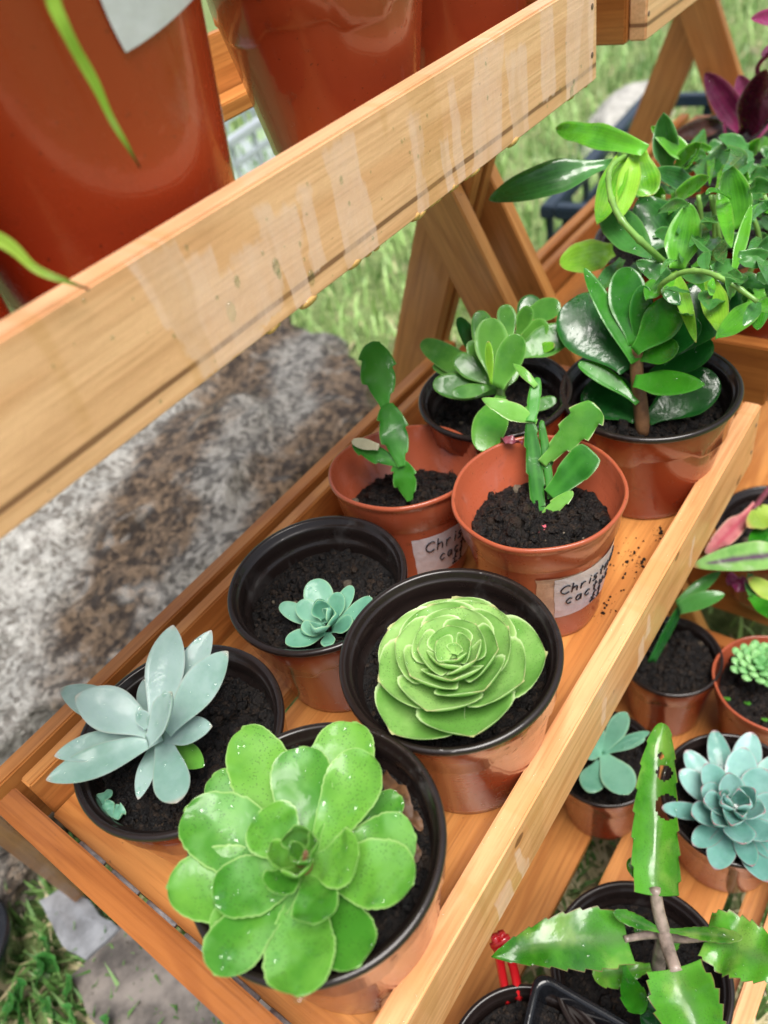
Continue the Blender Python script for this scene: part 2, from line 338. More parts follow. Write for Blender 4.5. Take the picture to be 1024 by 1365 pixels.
# ---------------------------------------------------------------- leaf builder
TOWARD_CAM = None
def leaf(g, base, tip, width, hint=None, prof=(.32, .66, .5, 1.0), arch=0., cup=.25, thick=.0016, side=0., nu=16, nv=6, teeth=0, depth=0.,
         jag=0., fold=0., wave=0., holes=(), roll=0., curl=0., belly=1.0, mucro=0):
    """base, tip: points; width in m; hint: direction the upper face looks to; prof: (base width, u of max, tip power, rise power)"""
    B, T = Vector(base), Vector(tip); A = T - B; L = A.length; a = A / L
    h = Vector(hint) if hint is not None else Vector((0, 0, 1))
    n0 = (h - a * h.dot(a))
    n0 = n0.normalized() if n0.length > 1e-5 else a.orthogonal().normalized()
    if roll: n0 = (Matrix.Rotation(roll, 3, a) @ n0)
    s0 = a.cross(n0)
    Cc = (B + T) / 2 + n0 * (arch * L) + s0 * (side * L)
    b0, um, tp, rp = prof; rows = []; sd = random.random() * 50
    us = [1 - (1 - k / nu) ** (1.5 if not teeth else 1.0) for k in range(nu + 1)]
    us[-1] = .9995
    for i, u in enumerate(us):
        p = B * (1 - u) ** 2 + Cc * (2 * u * (1 - u)) + T * u * u
        t = ((Cc - B) * (1 - u) + (T - Cc) * u).normalized()
        n = (n0 - t * n0.dot(t)).normalized(); s = t.cross(n)
        if u < um:
            x = u / um; x = x * x * (3 - 2 * x); wf = b0 + (1 - b0) * x ** rp
        else:
            x = (u - um) / (1 - um); wf = max(1e-3, (1 - x * x)) ** tp
        rows.append((u, p, t, n, s, wf))
    def rowpts(i, sign):
        u, p, t, n, s, wf = rows[i]; out = []
        for j in range(nv + 1):
            v = -1 + 2 * j / nv
            ww = width / 2 * wf
            if abs(v) == 1:
                if teeth: ww *= 1 - depth * ((u * teeth + (.5 if v > 0 else 0)) % 1.0)
                if jag: ww *= 1 + jag * (random.random() - .5)
            if mucro and i == len(rows) - 1 and v == 0: p = p + t * (width * .022)
            q = p + s * (ww * v) + n * (cup * ww * (v * v) - fold * ww * (1 - abs(v)))
            if wave: q = q + n * (wave * width * math.sin(u * 9 + sd) * v) + n * (wave * .6 * width * math.sin(u * 17 + sd * 2 + v) * abs(v))
            if curl: q = q - n * (curl * L * max(0, u - .75) ** 2 * 8)
            tt = thick * (max(0, 1 - v ** (2 if thick > .0026 else 6))) ** .5 * min(1, .35 + wf) * (1 - max(0, (u - .9) / .1) * .6)
            q = q + n * (tt * .5 * sign * (belly if sign < 0 else .55))
            out.append(q)
        return out
    st = random.getstate(); topv = [rowpts(i, 1) for i in range(len(rows))]; random.setstate(st); botv = [rowpts(i, -1) for i in range(len(rows))]
    vs, cs, fs = [], [], []
    def hole(u, v):
        e = 0
        for (hu, hv, ru, rv) in holes:
            d = math.hypot((u - hu) / ru, (v - hv) / rv); e = max(e, 1 - max(0, d - 1) * 2.2)
            if d < 1: return 2
        return max(0, e)
    for grid in (topv, botv):
        for i, row in enumerate(grid):
            for j, q in enumerate(row):
                v = -1 + 2 * j / nv; u = rows[i][0]
                vs.append(q); cs.append((u, max(abs(v), 0 if u < .8 else (u - .8) / .2 * .97), min(1, hole(u, v)) if holes else 0, 1))
    nr, nc = len(rows), nv + 1; off = nr * nc; flat = []
    for i in range(nr - 1):
        for j in range(nv):
            if holes and hole((rows[i][0] + rows[i + 1][0]) / 2, -1 + 2 * (j + .5) / nv) == 2: continue
            q = (i * nc + j, i * nc + j + 1, (i + 1) * nc + j + 1, (i + 1) * nc + j)
            fs.append(q); fs.append(tuple(off + k for k in q[::-1]))
        for j in (0, nv):
            q = (i * nc + j, (i + 1) * nc + j, off + (i + 1) * nc + j, off + i * nc + j)
            flat.append(len(fs)); fs.append(q if j == 0 else q[::-1])
    for (i, fl) in ((0, 0), (nr - 1, 1)):
        for j in range(nv):
            q = (i * nc + j, off + i * nc + j, off + i * nc + j + 1, i * nc + j + 1); flat.append(len(fs)); fs.append(q if fl == 0 else q[::-1])
    if thick <= .0026: g.flat += [k + len(g.f) for k in flat]
    g.put(vs, fs, cs)
    return topv, rows
def dome(g, p, n, r, h=.45, k=8, elong=1.0, ax=None):
    n = Vector(n).normalized(); a = Vector(ax) if ax is not None else n.orthogonal(); a = (a - n * a.dot(n)).normalized(); b = n.cross(a)
    vs, fs = [], []; rings = ((1, -.08), (.92, .42), (.62, .8), (.25, .98))
    for (rr, hh) in rings:
        for i in range(k):
            th = 2 * math.pi * i / k; vs.append(Vector(p) + a * (r * elong * rr * math.cos(th)) + b * (r * rr * math.sin(th)) + n * (h * r * hh))
    for j in range(len(rings) - 1):
        for i in range(k): fs.append((j * k + i, j * k + (i + 1) % k, (j + 1) * k + (i + 1) % k, (j + 1) * k + i))
    fs.append(tuple(range(3 * k, 4 * k))); fs.append(tuple(range(k))[::-1]); g.put(vs, fs)
def sprinkle(gd, topv, rows, n, r0=.0004, r1=.0016, blob=0):
    nr, nc = len(topv), len(topv[0])
    for _ in range(n):
        i = random.randint(max(1, nr // 4), nr - 3); j = random.randint(1, nc - 2)
        p = topv[i][j].lerp(topv[i + 1][j], random.random()).lerp(topv[i][j - 1], random.random() * .9)
        du = topv[i + 1][j] - topv[i][j]; dv = topv[i][j] - topv[i][j - 1]; nn = dv.cross(du)
        if nn.dot(rows[i][3]) < 0: nn = -nn
        if nn.length < 1e-12: continue
        r = r0 + (r1 - r0) * random.random() ** 2.5
        dome(gd, p, nn, r, .5, elong=1 + random.random() * .6, ax=du)
CAMDIR = lambda p: (-Vector(p)).normalized()
def plant_leaves(T, rows, mat, center=None, k=(1, .6), drops=6, axis=None, **kw):
    """rows: (tip px, tip py, width px, z tip, base (x, y, z) or z base, {options}) ; leaves as parts of the thing T"""
    gd = G()
    for row in rows:
        tx, ty, wpx, zt, base = row[:5]; o = dict(kw); o.update(row[5] if len(row) > 5 else {})
        tip = at(tx, ty, zt)
        if isinstance(base, (int, float)):
            d = tip - axis; d.z = 0; base = Vector((axis.x, axis.y, base)) + (d.normalized() * .003 if d.length > .004 else Vector((0, 0, 0)))
        elif len(base) == 3 and not isinstance(base, Vector) and base[0] > 5: base = at(*base)
        base = Vector(base)
        mid = (base + tip) / 2; wid = wpx * depth(mid) / F
        mt = o.pop('mat', mat); kk = o.pop('k', k); nd = o.pop('drops', drops); rr = o.pop('r', (.0004, .0016)); label = o.pop('label', None)
        hint = Vector((0, 0, 1)) * kk[0] + CAMDIR(mid) * kk[1]
        g = G(); tv, rw = leaf(g, base, tip, wid, hint, **o)
        T.add('leaf', g, mt, label=label)
        sprinkle(gd, tv, rw, nd, *rr)
    if gd.v: T.add('water_droplets', gd, mat_drop, kind='stuff')
def stem(T, pts, r, mat, name='stem', n=10):
    if mat is M_STEM_G and not isinstance(r, tuple):
        g = G(); P_ = spline(pts, 8); tube(g, P_, [r * (1.05 - .3 * i / len(P_)) * (1 + .28 * max(0, math.cos(i * .9)) ** 8) for i in range(len(P_))], n); return T.add(name, g, mat)
    g = G(); tube(g, spline(pts), r if not isinstance(r, tuple) else [r[0] + (r[1] - r[0]) * i / ((len(pts) - 1) * 6) for i in range((len(pts) - 1) * 6 + 1)], n)
    return T.add(name, g, mat)
# ---------------------------------------------------------------- soil + pots
def soil_mesh(c, r, dome_h=.002, crumbs=520, tilt=None, slope=(0, 0)):
    g = G(); vs, fs = [Vector((0, 0, 0))], []; nr, na = 26, 72; sd = random.random() * 90
    for i in range(1, nr + 1):
        for k in range(na):
            th = 2 * math.pi * k / na; rr = r * i / nr; vs.append(Vector((rr * math.cos(th), rr * math.sin(th), 0)))
    def hz(p): return dome_h * (1 - (p.length / r) ** 2) + (.0045 * rnd_noise((p.x, p.y, 0), 90, sd) + .0035 * rnd_noise((p.x, p.y, 0), 230, sd)) * min(1, (r - p.length) / r * 6) + .0016 * rnd_noise((p.x, p.y, 0), 600, sd) + p.x * slope[0] + p.y * slope[1]
    vs = [Vector((p.x, p.y, hz(p))) for p in vs]
    for k in range(na): fs.append((0, 1 + k, 1 + (k + 1) % na))
    for i in range(nr - 1):
        for k in range(na): fs.append((1 + i * na + k, 1 + (i + 1) * na + k, 1 + (i + 1) * na + (k + 1) % na, 1 + i * na + (k + 1) % na))
    rot = tilt if tilt is not None else Matrix.Identity(3)
    g.put([rot @ p + Vector(c) for p in vs], fs)
    for _ in range(crumbs):
        th = random.random() * 6.283; rr = r * .97 * math.sqrt(random.random()); p = Vector((rr * math.cos(th), rr * math.sin(th), 0)); p.z = hz(p) + .0002
        chunk(g, rot @ p + Vector(c), .0007 + .0046 * random.random() ** 3.2)
    for _ in range(crumbs // 9):      # fibres
        th = random.random() * 6.283; rr = r * .9 * math.sqrt(random.random()); p = Vector((rr * math.cos(th), rr * math.sin(th), 0)); p.z = hz(p) + .001
        d = Vector((random.uniform(-1, 1), random.uniform(-1, 1), random.uniform(-.1, .4))).normalized() * random.uniform(.003, .008)
        tube(g, [rot @ (p - d) + Vector(c), rot @ (p + Vector((0, 0, .0008))) + Vector(c), rot @ (p + d) + Vector(c)], .00028, 4, u0=.9, u1=.978)
    return g
def chunk(g, p, s):
    t = (1 + 5 ** .5) / 2; base = [(-1, t, 0), (1, t, 0), (-1, -t, 0), (1, -t, 0), (0, -1, t), (0, 1, t), (0, -1, -t), (0, 1, -t), (t, 0, -1), (t, 0, 1), (-t, 0, -1), (-t, 0, 1)]
    F_ = [(0, 11, 5), (0, 5, 1), (0, 1, 7), (0, 7, 10), (0, 10, 11), (1, 5, 9), (5, 11, 4), (11, 10, 2), (10, 7, 6), (7, 1, 8), (3, 9, 4), (3, 4, 2), (3, 2, 6), (3, 6, 8), (3, 8, 9), (4, 9, 5), (2, 4, 11), (6, 2, 10), (8, 6, 7), (9, 8, 1)]
    sx = [s * .5 * random.uniform(.6, 1.3) for _ in range(3)]
    g.put([Vector(p) + Vector((b[0] * sx[0], b[1] * sx[1], b[2] * sx[2])) * random.uniform(.7, 1.25) for b in base], F_, [(random.random(), 0, 0, 1)] * 12)
def trap(x):     # 0..1 trapezoid wave
    x = x % 1; return max(0, min(1, (x - .1) * 12)) * max(0, min(1, (.62 - x) * 12))
def pot(x, y, D, zr, zf, label, name='plant_pot', cat='potted plant', kind='lined', group=None, soil_d=.02, crumbs=520, tilt=None, mat=None, soil=True, dh=.002, phase=.1, slope=(0, 0)):
    T = Thing(name, (x, y, zf), label, cat, group); Rr = D / 2; h = zr - zf; c = (x, y, zr)
    rot = tilt if tilt is not None else None
    hb = h
    if kind == 'lined':
        body = [(Rr * .955, -.003), (Rr * .95, -.006), (Rr * .935, -.022), (Rr * .915, -.0235), (Rr * .905, -.026), (Rr * .74, -hb + .006), (Rr * .73, -hb + .001), (Rr * .715, -hb), (Rr * .60, -hb + .002), (0.0005, -hb + .002)]
        fz = lambda j, th: (-.006 * trap(th * 5 / 6.2832 + phase) if j in (2, 3, 4) else 0)
        g = G(); lathe(g, c, body, 96, fz, tilt=rot); pb = T.add('pot', g, mat or M_TERRA)
        g = G(); lathe(g, c, [(Rr * .955, -.0045), (Rr * .985, -.0042), (Rr, -.003), (Rr * 1.0, -.0012), (Rr * .988, .0), (Rr * .955, .0003), (Rr * .935, -.0006), (Rr * .925, -.0035), (Rr * .90, -.0045), (Rr * .885, -.0055), (Rr * .877, -.012), (Rr * .87, -.0165), (Rr * .845, -.0175), (Rr * .835, -.021), (Rr * .78, -.055), (Rr * .76, -.06), (.0005, -.06)], 96, tilt=rot)
        T.add('rim_lining', g, M_LINER, parent=pb)
    else:
        g = G(); body = [(.0005, -.055), (Rr * .76, -.055), (Rr * .83, -.022), (Rr * .865, -.021), (Rr * .872, -.0165), (Rr * .9, -.0155), (Rr * .905, -.012), (Rr * .925, -.011), (Rr * .93, -.006), (Rr * .945, -.005), (Rr * .95, -.0012), (Rr * .965, .0), (Rr * .99, -.0003), (Rr, -.0018), (Rr * .992, -.0035),
                        (Rr * .965, -.0045), (Rr * .955, -.008), (Rr * .925, -.0235), (Rr * .895, -.0255), (Rr * .885, -.028), (Rr * .70, -hb + .005), (Rr * .69, -hb + .001), (Rr * .67, -hb), (Rr * .56, -hb + .002), (.0005, -hb + .002)]
        lathe(g, c, body, 96, fr=lambda j, th: .0004 * math.sin(th * 3 + phase * 9) + .0003 * math.sin(th * 7 + phase * 5), tilt=rot); T.add('pot', g, mat or M_TERRA_L)
    if soil:
        cc = Vector(c) + ((rot or Matrix.Identity(3)) @ Vector((0, 0, -soil_d)))
        sr = Rr * (.84 - max(0, soil_d - .02) * 1.2)
        g = soil_mesh(cc, sr, dh, crumbs, rot, slope); T.add('soil', g, M_SOIL)
    T.rim = Vector(c); T.R = Rr; T.h = h
    return T
def on_wall(T, D, th, zoff, lift=.0005, a=(.905, .74), zc=-.026, tilt=None):
    """point on the tapered pot wall: angle th, height zoff below the rim"""
    Rr = D / 2; h = T.h; t = (zoff - zc) / (-h + .006 - zc); r = Rr * (a[0] + (a[1] - a[0]) * t) + lift
    p = Vector((r * math.cos(th), r * math.sin(th), zoff))
    if tilt is not None: p = tilt @ p
    return p + T.rim
GL = {'C': [[(.9, .85), (.6, 1), (.25, .85), (.05, .5), (.2, .12), (.55, 0), (.9, .15)]], 'h': [[(.1, 1.1), (.1, 0)], [(.1, .4), (.35, .62), (.6, .5), (.62, 0)]],
      'r': [[(.1, .62), (.12, 0)], [(.12, .4), (.3, .62), (.55, .58)]], 'i': [[(.2, .6), (.2, 0)], [(.2, .85), (.22, .9)]], 's': [[(.6, .6), (.25, .6), (.2, .38), (.55, .28), (.5, .02), (.1, .0)]],
      't': [[(.3, 1.0), (.3, .1), (.5, 0)], [(.05, .65), (.6, .65)]], 'm': [[(.05, .6), (.08, 0)], [(.08, .4), (.25, .6), (.38, .5), (.38, 0)], [(.38, .4), (.55, .6), (.7, .5), (.72, 0)]],
      'a': [[(.6, .55), (.25, .6), (.1, .3), (.25, 0), (.5, .1), (.6, .55)], [(.6, .55), (.65, 0)]], 'c': [[(.6, .5), (.35, .62), (.1, .3), (.3, 0), (.62, .1)]], 'u': [[(.1, .6), (.12, .15), (.35, 0), (.58, .2)], [(.58, .6), (.62, 0)]],
      '£': [[(.75, .9), (.5, 1), (.35, .75), (.35, .15), (.1, .02), (.8, .02)], [(.1, .5), (.65, .5)]], '1': [[(.1, .8), (.35, 1.05), (.35, 0)], [(.1, 0), (.65, 0)]], ' ': []}
def sticker(T, D, th0, th1, z0, z1, lines, mat, slant=0., back=None, parent=None, size=.011, **kw):
    def P(s, t, lift): th = th0 + (th1 - th0) * s; zz = z0 + (z1 - z0) * t + slant * (s - .5); return on_wall(T, D, th, zz, lift, **kw)
    par = [o for o in T.root.children if o.name.startswith('pot')][0]
    def patch(s0, s1, t0, t1, lift, mt, nm, jag=0.):
        g = G(); n, k = 16, 10; vs, fs = [], []
        for i in range(n + 1):
            for j in range(k + 1):
                s = s0 + (s1 - s0) * i / n; t = t0 + (t1 - t0) * j / k
                if j in (0, k): t += jag * (random.random() - .5)
                if i in (0, n): s += jag * (random.random() - .5)
                vs.append(P(s, t, lift + .0002 * rnd_noise((s * 3, t * 3, 0), 3)))
        for i in range(n):
            for j in range(k): q = i * (k + 1) + j; fs.append((q, q + 1, q + k + 2, q + k + 1))
        g.put(vs, fs); return T.add(nm, g, mt, parent=par)
    if back: patch(back[0], back[1], back[2], back[3], .0003, M_TAPE, 'tape', .02)
    lab = patch(0, 1, 0, 1, .0007, mat, 'paper_label', .01)
    if lines:
        g = G(); Wd = abs(th1 - th0) * D / 2 * .82; Hh = abs(z1 - z0)
        for (txt, sx, ty, sc) in lines:
            cx = sx * Wd
            for ch in txt:
                for st in GL.get(ch, []):
                    pts = [P((cx + (px_ + py_ * .12) * sc * .75) / Wd, ty - py_ * sc / Hh + .0, .0011) for (px_, py_) in st]
                    if len(pts) > 1: tube(g, spline(pts, 3) if len(pts) > 2 else pts, .0005, 5)
                cx += sc * (.72 if ch not in 'i ' else .4) * (1.15 if ch in 'Cm' else 1)
        T.add('handwriting', g, M_INK, parent=par)
    return lab
# ---------------------------------------------------------------- boards and stands
def board(T, name, c, size, mat, rot=None, bev=.0012, label=None):
    """box with bevelled edges, long side = local X; c centre (camera frame); rot = rotation matrix"""
    import bmesh
    bm = bmesh.new(); bmesh.ops.create_cube(bm, size=1)
    for v in bm.verts: v.co = Vector((v.co.x * size[0], v.co.y * size[1], v.co.z * size[2]))
    n = max(1, int(size[0] / .02))
    bmesh.ops.bevel(bm, geom=bm.edges[:], offset=bev, segments=2, affect='EDGES')
    me = bpy.data.meshes.new(name); bm.to_mesh(me); bm.free()
    for p in me.polygons: p.use_smooth = False
    o = link(name, me, mat, T.root if T else None)
    M4 = (rot or Matrix.Identity(3)).to_4x4(); M4.translation = Vector(c) - T.o
    o.matrix_local = M4
    if label: o['label'] = label
    return o
RZ90 = Matrix.Rotation(math.pi / 2, 3, 'Z')
FLOOR = {'low': -.733, 'mid': -.438, 'up': -.143}
def make_stand(dx, label, first=True):
    T = Thing('plant_stand', (dx + .27, .3, -H), label, 'plant stand', 'tiered wooden plant stands standing end to end')
    X0, X1 = dx, dx + .55; L = X1 - X0; xc = (X0 + X1) / 2
    for key, yf, yb, zt, hh in (('up', .25, .515, -.105, .061), ('mid', .109, .379, -.4035, .060), ('low', -.027, .243, -.70, .060)):
        fm = MWF if (key == 'up') else MWR
        th = .0135
        board(T, 'front_rail', (xc, yf + th / 2, zt - hh / 2), (L, th, hh), fm, label={'up': 'pale front board washed by streaks of lifted stain'}.get(key) if first else None)
        hb_ = .040 if key == 'up' else hh
        board(T, 'back_rail', (xc, yb + .0055, zt - hb_ / 2), (L - .032, .011, hb_), MW)
        ye0, ye1 = yf + th + .0005, yb + .011; ly = ye1 - ye0
        for xe in (X0 + .003, X1 - .008):
            board(T, 'end_rail', (xe, (ye0 + ye1) / 2, zt - hh / 2 - .001), (ly, .016, hh), MWD, RZ90)
        for xe in (X0 + .0035, X1 - .0075):
            for zz in (.016, .044):
                g = G(); dome(g, (xe, yf - .0001, zt - zz), (0, -1, 0), .0019, .22, 10); T.add('screw', g, M_SCREW)
        f = FLOOR[key]; sl = {'up': [(.264, .338), (.488, .513)], 'mid': [(.125, .206), (.214, .292), (.300, .376)], 'low': [(-.011, .006), (.018, .1135), (.1375, .238)]}[key]
        for (a, b) in sl: board(T, 'slat', (xc + .0155, (a + b) / 2, f - .006), (L - .077, b - a, .012), MW)
        for xe in (X0 + .0285, X1 - .0275):
            board(T, 'cross_slat', (xe, (yf + th + yb) / 2, f - .0055), (yb - yf - th - .002, .029, .015), MW, RZ90)
    board(T, 'back_bar', (xc, .404, -.4305), (L, .013, .055), MW)
    board(T, 'back_bar', (xc, .262, -.728), (L, .013, .055), MWD)
    # crossing legs: slopes and places measured in the end planes
    for xe, sgn in ((X0 - .017, -1), (X1 + .012, 1)):
        for (y3, slope, z3, dxx, nm) in ((.389, .455, -.3, .020 if (sgn < 0 and first) else 0, 'leg'), (.456, -.39, -.4, (.003 if first else -.017) if sgn < 0 else .017, 'leg')):
            z0, z1 = -.84, (-.46 if (sgn < 0 and slope > 0 and first) else -.16)
            p0 = Vector((xe + dxx, y3 + slope * (z0 - z3), z0)); p1 = Vector((xe + dxx, y3 + slope * (z1 - z3), z1))
            ax = (p1 - p0).normalized(); yv = Vector((1, 0, 0)); zv = ax.cross(yv)
            rot = Matrix((ax, yv, zv)).transposed()
            board(T, nm, (p0 + p1) / 2, ((p1 - p0).length, .0155, .048), MWL, rot)
    if first:
        g = G()
        for k in range(7):
            y = .345 - k * .033; tube(g, [(dx + .0125, y, -.437), (dx + .0125, y - .024, -.437)], .0018, 8)
        o = T.add('hinge', g, M_METAL)
    return T
ST1 = make_stand(0.0, 'near cedar plant stand carrying the rosette succulents, its upper board streaked pale')
ST2 = make_stand(.635, 'second cedar plant stand behind the green trailing plant, with an inverted V of legs', False)

# varnish drips and water on the upper board
g = G()
for _ in range(30):
    x = random.choice([random.gauss(.335, .012), random.gauss(.30, .02), random.uniform(.19, .24), random.gauss(.52, .012), random.uniform(.36, .5)]); dome(g, (x, .252, -.166 + random.uniform(-.0006, .001)), (0, -.7, -.7), random.uniform(.0009, .0034), .7, elong=random.uniform(1., 2.6), ax=(1, 0, 0))
M_VARN = plastic('amber_varnish', (.62, .36, .12), .15, .9, dirt_amt=0)
ST1.add('varnish_drips', g, M_VARN, kind='stuff')
g = G()
for (px_, py_, r) in ((316, 375, .0016), (308, 415, .0026), (368, 355, .0022), (372, 365, .0014), (415, 370, .0022), (400, 325, .0008), (455, 240, .0012), (249, 330, .0008), (762, 122, .0022), (765, 110, .0014), (650, 130, .0008), (560, 170, .0007)):
    d = ray(px_, py_); p = Vector(d * (.2499 / d[1])); dome(g, p, (0, -1, 0), r, .5, elong=1.9, ax=(0.15, 0, 1))
for _ in range(46):
    p = Vector((random.uniform(.1, .54), .2499, random.uniform(-.163, -.108))); dome(g, p, (0, -1, 0), random.uniform(.0003, .0009), .5, elong=1.4, ax=(0, 0, 1))
for _ in range(70):
    p = Vector((random.uniform(.03, .54), random.uniform(.111, .121), -.4035)); dome(g, p, (0, 0, 1), random.uniform(.0003, .0009), .5)
ST1.add('water_droplets', g, mat_drop, kind='stuff')
# ---------------------------------------------------------------- pots of the middle shelf
FM = FLOOR['mid'] + .0005; FL = FLOOR['low'] + .0005; FU = FLOOR['up'] + .0005
# big green rosette
P1 = pot(.0715, .167, .121, -.335, FM, 'terracotta pot filled by the big bright green spoon-leaved rosette, bottom of the photo', 'potted_succulent')
ax1 = at(400, 1142, -.322)
R1 = [(322, 972, 88, -.326, -.338, dict(prof=(.35, .62, .42, 1))), (470, 963, 88, -.325, -.338), (553, 1112, 84, -.330, -.341), (482, 1285, 80, -.331, -.343), (283, 1246, 62, -.331, -.343), (223, 1185, 96, -.324, -.340, dict(prof=(.5, .6, .4, 1))),
      (283, 1035, 62, -.331, -.343), (533, 1060, 50, -.343, -.345),
      (399, 997, 86, -.316, -.336), (494, 1005, 80, -.316, -.336, dict(side=-.03)), (246, 1082, 100, -.320, -.336, dict(prof=(.45, .62, .4, 1))), (551, 1176, 92, -.322, -.337, dict(prof=(.4, .68, .45, 1), side=-.08)), (288, 1300, 78, -.322, -.336, dict(side=.14, prof=(.5, .75, .45, 1))),
      (398, 1328, 96, -.325, -.338, dict(prof=(.42, .7, .4, 1), side=.04)), (284, 1196, 82, -.320, -.334, dict(prof=(.5, .62, .4, 1))),
      (345, 1084, 78, -.311, -.331), (478, 1137, 76, -.311, -.331, dict(side=.06)), (418, 1232, 66, -.315, -.332, dict(side=-.12)), (360, 1186, 48, -.313, -.328),
      (392, 1101, 46, -.303, -.326, dict(cup=.5)), (356, 1140, 44, -.305, -.326, dict(cup=.5)), (424, 1120, 34, -.301, -.324, dict(cup=.7)), (395, 1168, 44, -.304, -.326, dict(cup=.6)), (388, 1122, 22, -.299, -.320, dict(cup=.8)), (412, 1148, 22, -.299, -.320, dict(cup=.8)), (398, 1150, 18, -.300, -.320, dict(cup=.9))]
R1 = [tuple(r) if len(r) > 5 else tuple(r) + ({},) for r in R1]
plant_leaves(P1, R1, M_AEO, axis=ax1, k=(1, .35), drops=6, prof=(.32, .72, .33, .9), arch=-.07, cup=.20, thick=.0014, nu=38, nv=10, jag=.05, wave=.035, mucro=1, r=(.0005, .0028))
stem(P1, [(ax1.x, ax1.y, -.36), (ax1.x, ax1.y, -.335), (ax1.x, ax1.y, -.322)], (.006, .003), M_STEM_B)
g = G(); leaf(g, at(404, 1150, -.302), at(408, 1133, -.297), .0022, (0, -1, 1), cup=.6); P1.add('dried_tip', g, M_STEM_B)
M_DRY = simple('dry_leaf', (.12, .055, .022), .6, .4, 90, .6)
for (a_, b_, w_) in (((512, 1030, -.352), (545, 1095, -.352), .011), ((540, 1120, -.354), (556, 1150, -.353), .008), ((545, 1075, -.354), (562, 1108, -.353), .005)):
    g = G(); leaf(g, at(*a_), at(*b_), w_, (0, 0, 1), wave=.25, cup=.4, jag=.2, arch=.2); P1.add('dry_leaf', g, M_DRY)
# layered pale green rosette
P2 = pot(.1905, .170, .1215, -.338, FM, 'terracotta pot with dark rim holding the tight layered pale green rosette, centre of the photo', 'potted_succulent', phase=.35)
ax2 = at(610, 903, -.345)
gd = G(); N2 = 27
for i in range(N2):
    t = i / (N2 - 1); th = i * 2.39996 + .6
    Lr = (.0425 * (1 - t) ** .8 + .0065) * random.uniform(.98, 1.02); el = math.radians(13 + 46 * t)
    d = Vector((math.cos(th), math.sin(th), 0)); base = Vector((ax2.x, ax2.y, -.347 + .020 * t)) + d * .002
    off = Vector((-.002, -.0015, 0)) * (1 - t)
    tip = base + d * (Lr * math.cos(el)) + Vector((0, 0, Lr * math.sin(el))) + off
    g = G(); tv, rw = leaf(g, base, tip, Lr * (1.08 + .35 * t), Vector((0, 0, 1)), prof=(.45, .62, .40, 1), arch=-.14, cup=.36, thick=.0014, nu=32, nv=10, jag=.025, mucro=1)
    P2.add('leaf', g, M_AEO2); sprinkle(gd, tv, rw, 5, .0003, .0012)
P2.add('water_droplets', gd, mat_drop, kind='stuff')
# small blue-green rosette low in its pot
P3 = pot(.2045, .2805, .117, -.350, FM, 'dark-rimmed terracotta pot with a tiny blue-green rosette deep inside, behind the layered rosette', 'potted_succulent', soil_d=.026, phase=.6)
ax3 = at(433, 827, -.362)
R3 = [(373, 806, 26, -.362, -.370), (397, 803, 30, -.356, -.368), (419, 772, 40, -.352, -.368), (470, 781, 22, -.356, -.369), (454, 790, 26, -.353, -.368), (496, 797, 24, -.354, -.370, dict(side=.05)), (470, 828, 26, -.360, -.371), (381, 858, 30, -.358, -.370, dict(prof=(.5, .55, .5, 1))),
      (437, 862, 20, -.362, -.371), (424, 800, 28, -.348, -.364, dict(cup=.6)), (447, 818, 26, -.350, -.364, dict(cup=.6)), (420, 838, 28, -.350, -.365, dict(cup=.6)), (436, 812, 14, -.347, -.360, dict(cup=.8)), (402, 838, 26, -.358, -.369)]
plant_leaves(P3, R3, M_BLUEG, axis=ax3, k=(1, .5), drops=2, prof=(.4, .62, .45, 1), arch=-.08, cup=.25, thick=.0035, belly=1.5, r=(.0003, .001))
# big pale glaucous plant
P4 = pot(.0805, .279, .1195, -.350, FM, 'dark-rimmed pot with the loose grey-blue pointed-leaf succulent in the left corner of the shelf', 'potted_succulent', phase=.2)
cB = (207, 975, -.335)
R4 = [(192, 905, 30, -.335, cB), (282, 840, 38, -.312, (222, 950, -.328)), (231, 833, 52, -.298, (208, 968, -.325)), (304, 868, 52, -.302, (222, 975, -.326)), (283, 968, 40, -.330, (216, 985, -.336), dict(k=(1, .3))),
      (80, 918, 44, -.318, (190, 965, -.335)), (100, 928, 62, -.305, (203, 975, -.328), dict(side=.03, roll=.1)), (72, 1008, 40, -.318, (205, 978, -.335)), (61, 1040, 44, -.322, (215, 980, -.330), dict(side=-.03)),
      (236, 1070, 48, -.333, (217, 985, -.336), dict(prof=(.5, .72, .42, 1))), (184, 1066, 24, -.345, (208, 985, -.342)), (272, 1022, 34, -.348, (220, 990, -.348), dict(mat=M_JADE2)),
      (229, 922, 48, -.294, (198, 990, -.318), dict(roll=-.5, side=.08)), (186, 945, 20, -.312, (196, 972, -.322)), (206, 950, 18, -.312, (202, 975, -.322))]
plant_leaves(P4, R4, M_GLAUC, k=(.7, .7), drops=7, prof=(.42, .56, .78, 1), arch=-.03, cup=.28, thick=.0030, belly=1.3, nu=20, nv=8, r=(.0004, .0018))
stem(P4, [at(214, 990, -.372), at(210, 985, -.345), at(205, 975, -.325)], (.004, .003), M_STEM_G)
g = G()
for (a, b_) in (((125, 1078), (150, 1055)), ((140, 1075), (165, 1085)), ((150, 1095), (140, 1068))): leaf(g, at(*a, -.366), at(*b_, -.362), .008, (0, 0, 1), wave=.2)
P4.add('withered_leaf', g, M_BLUEG)
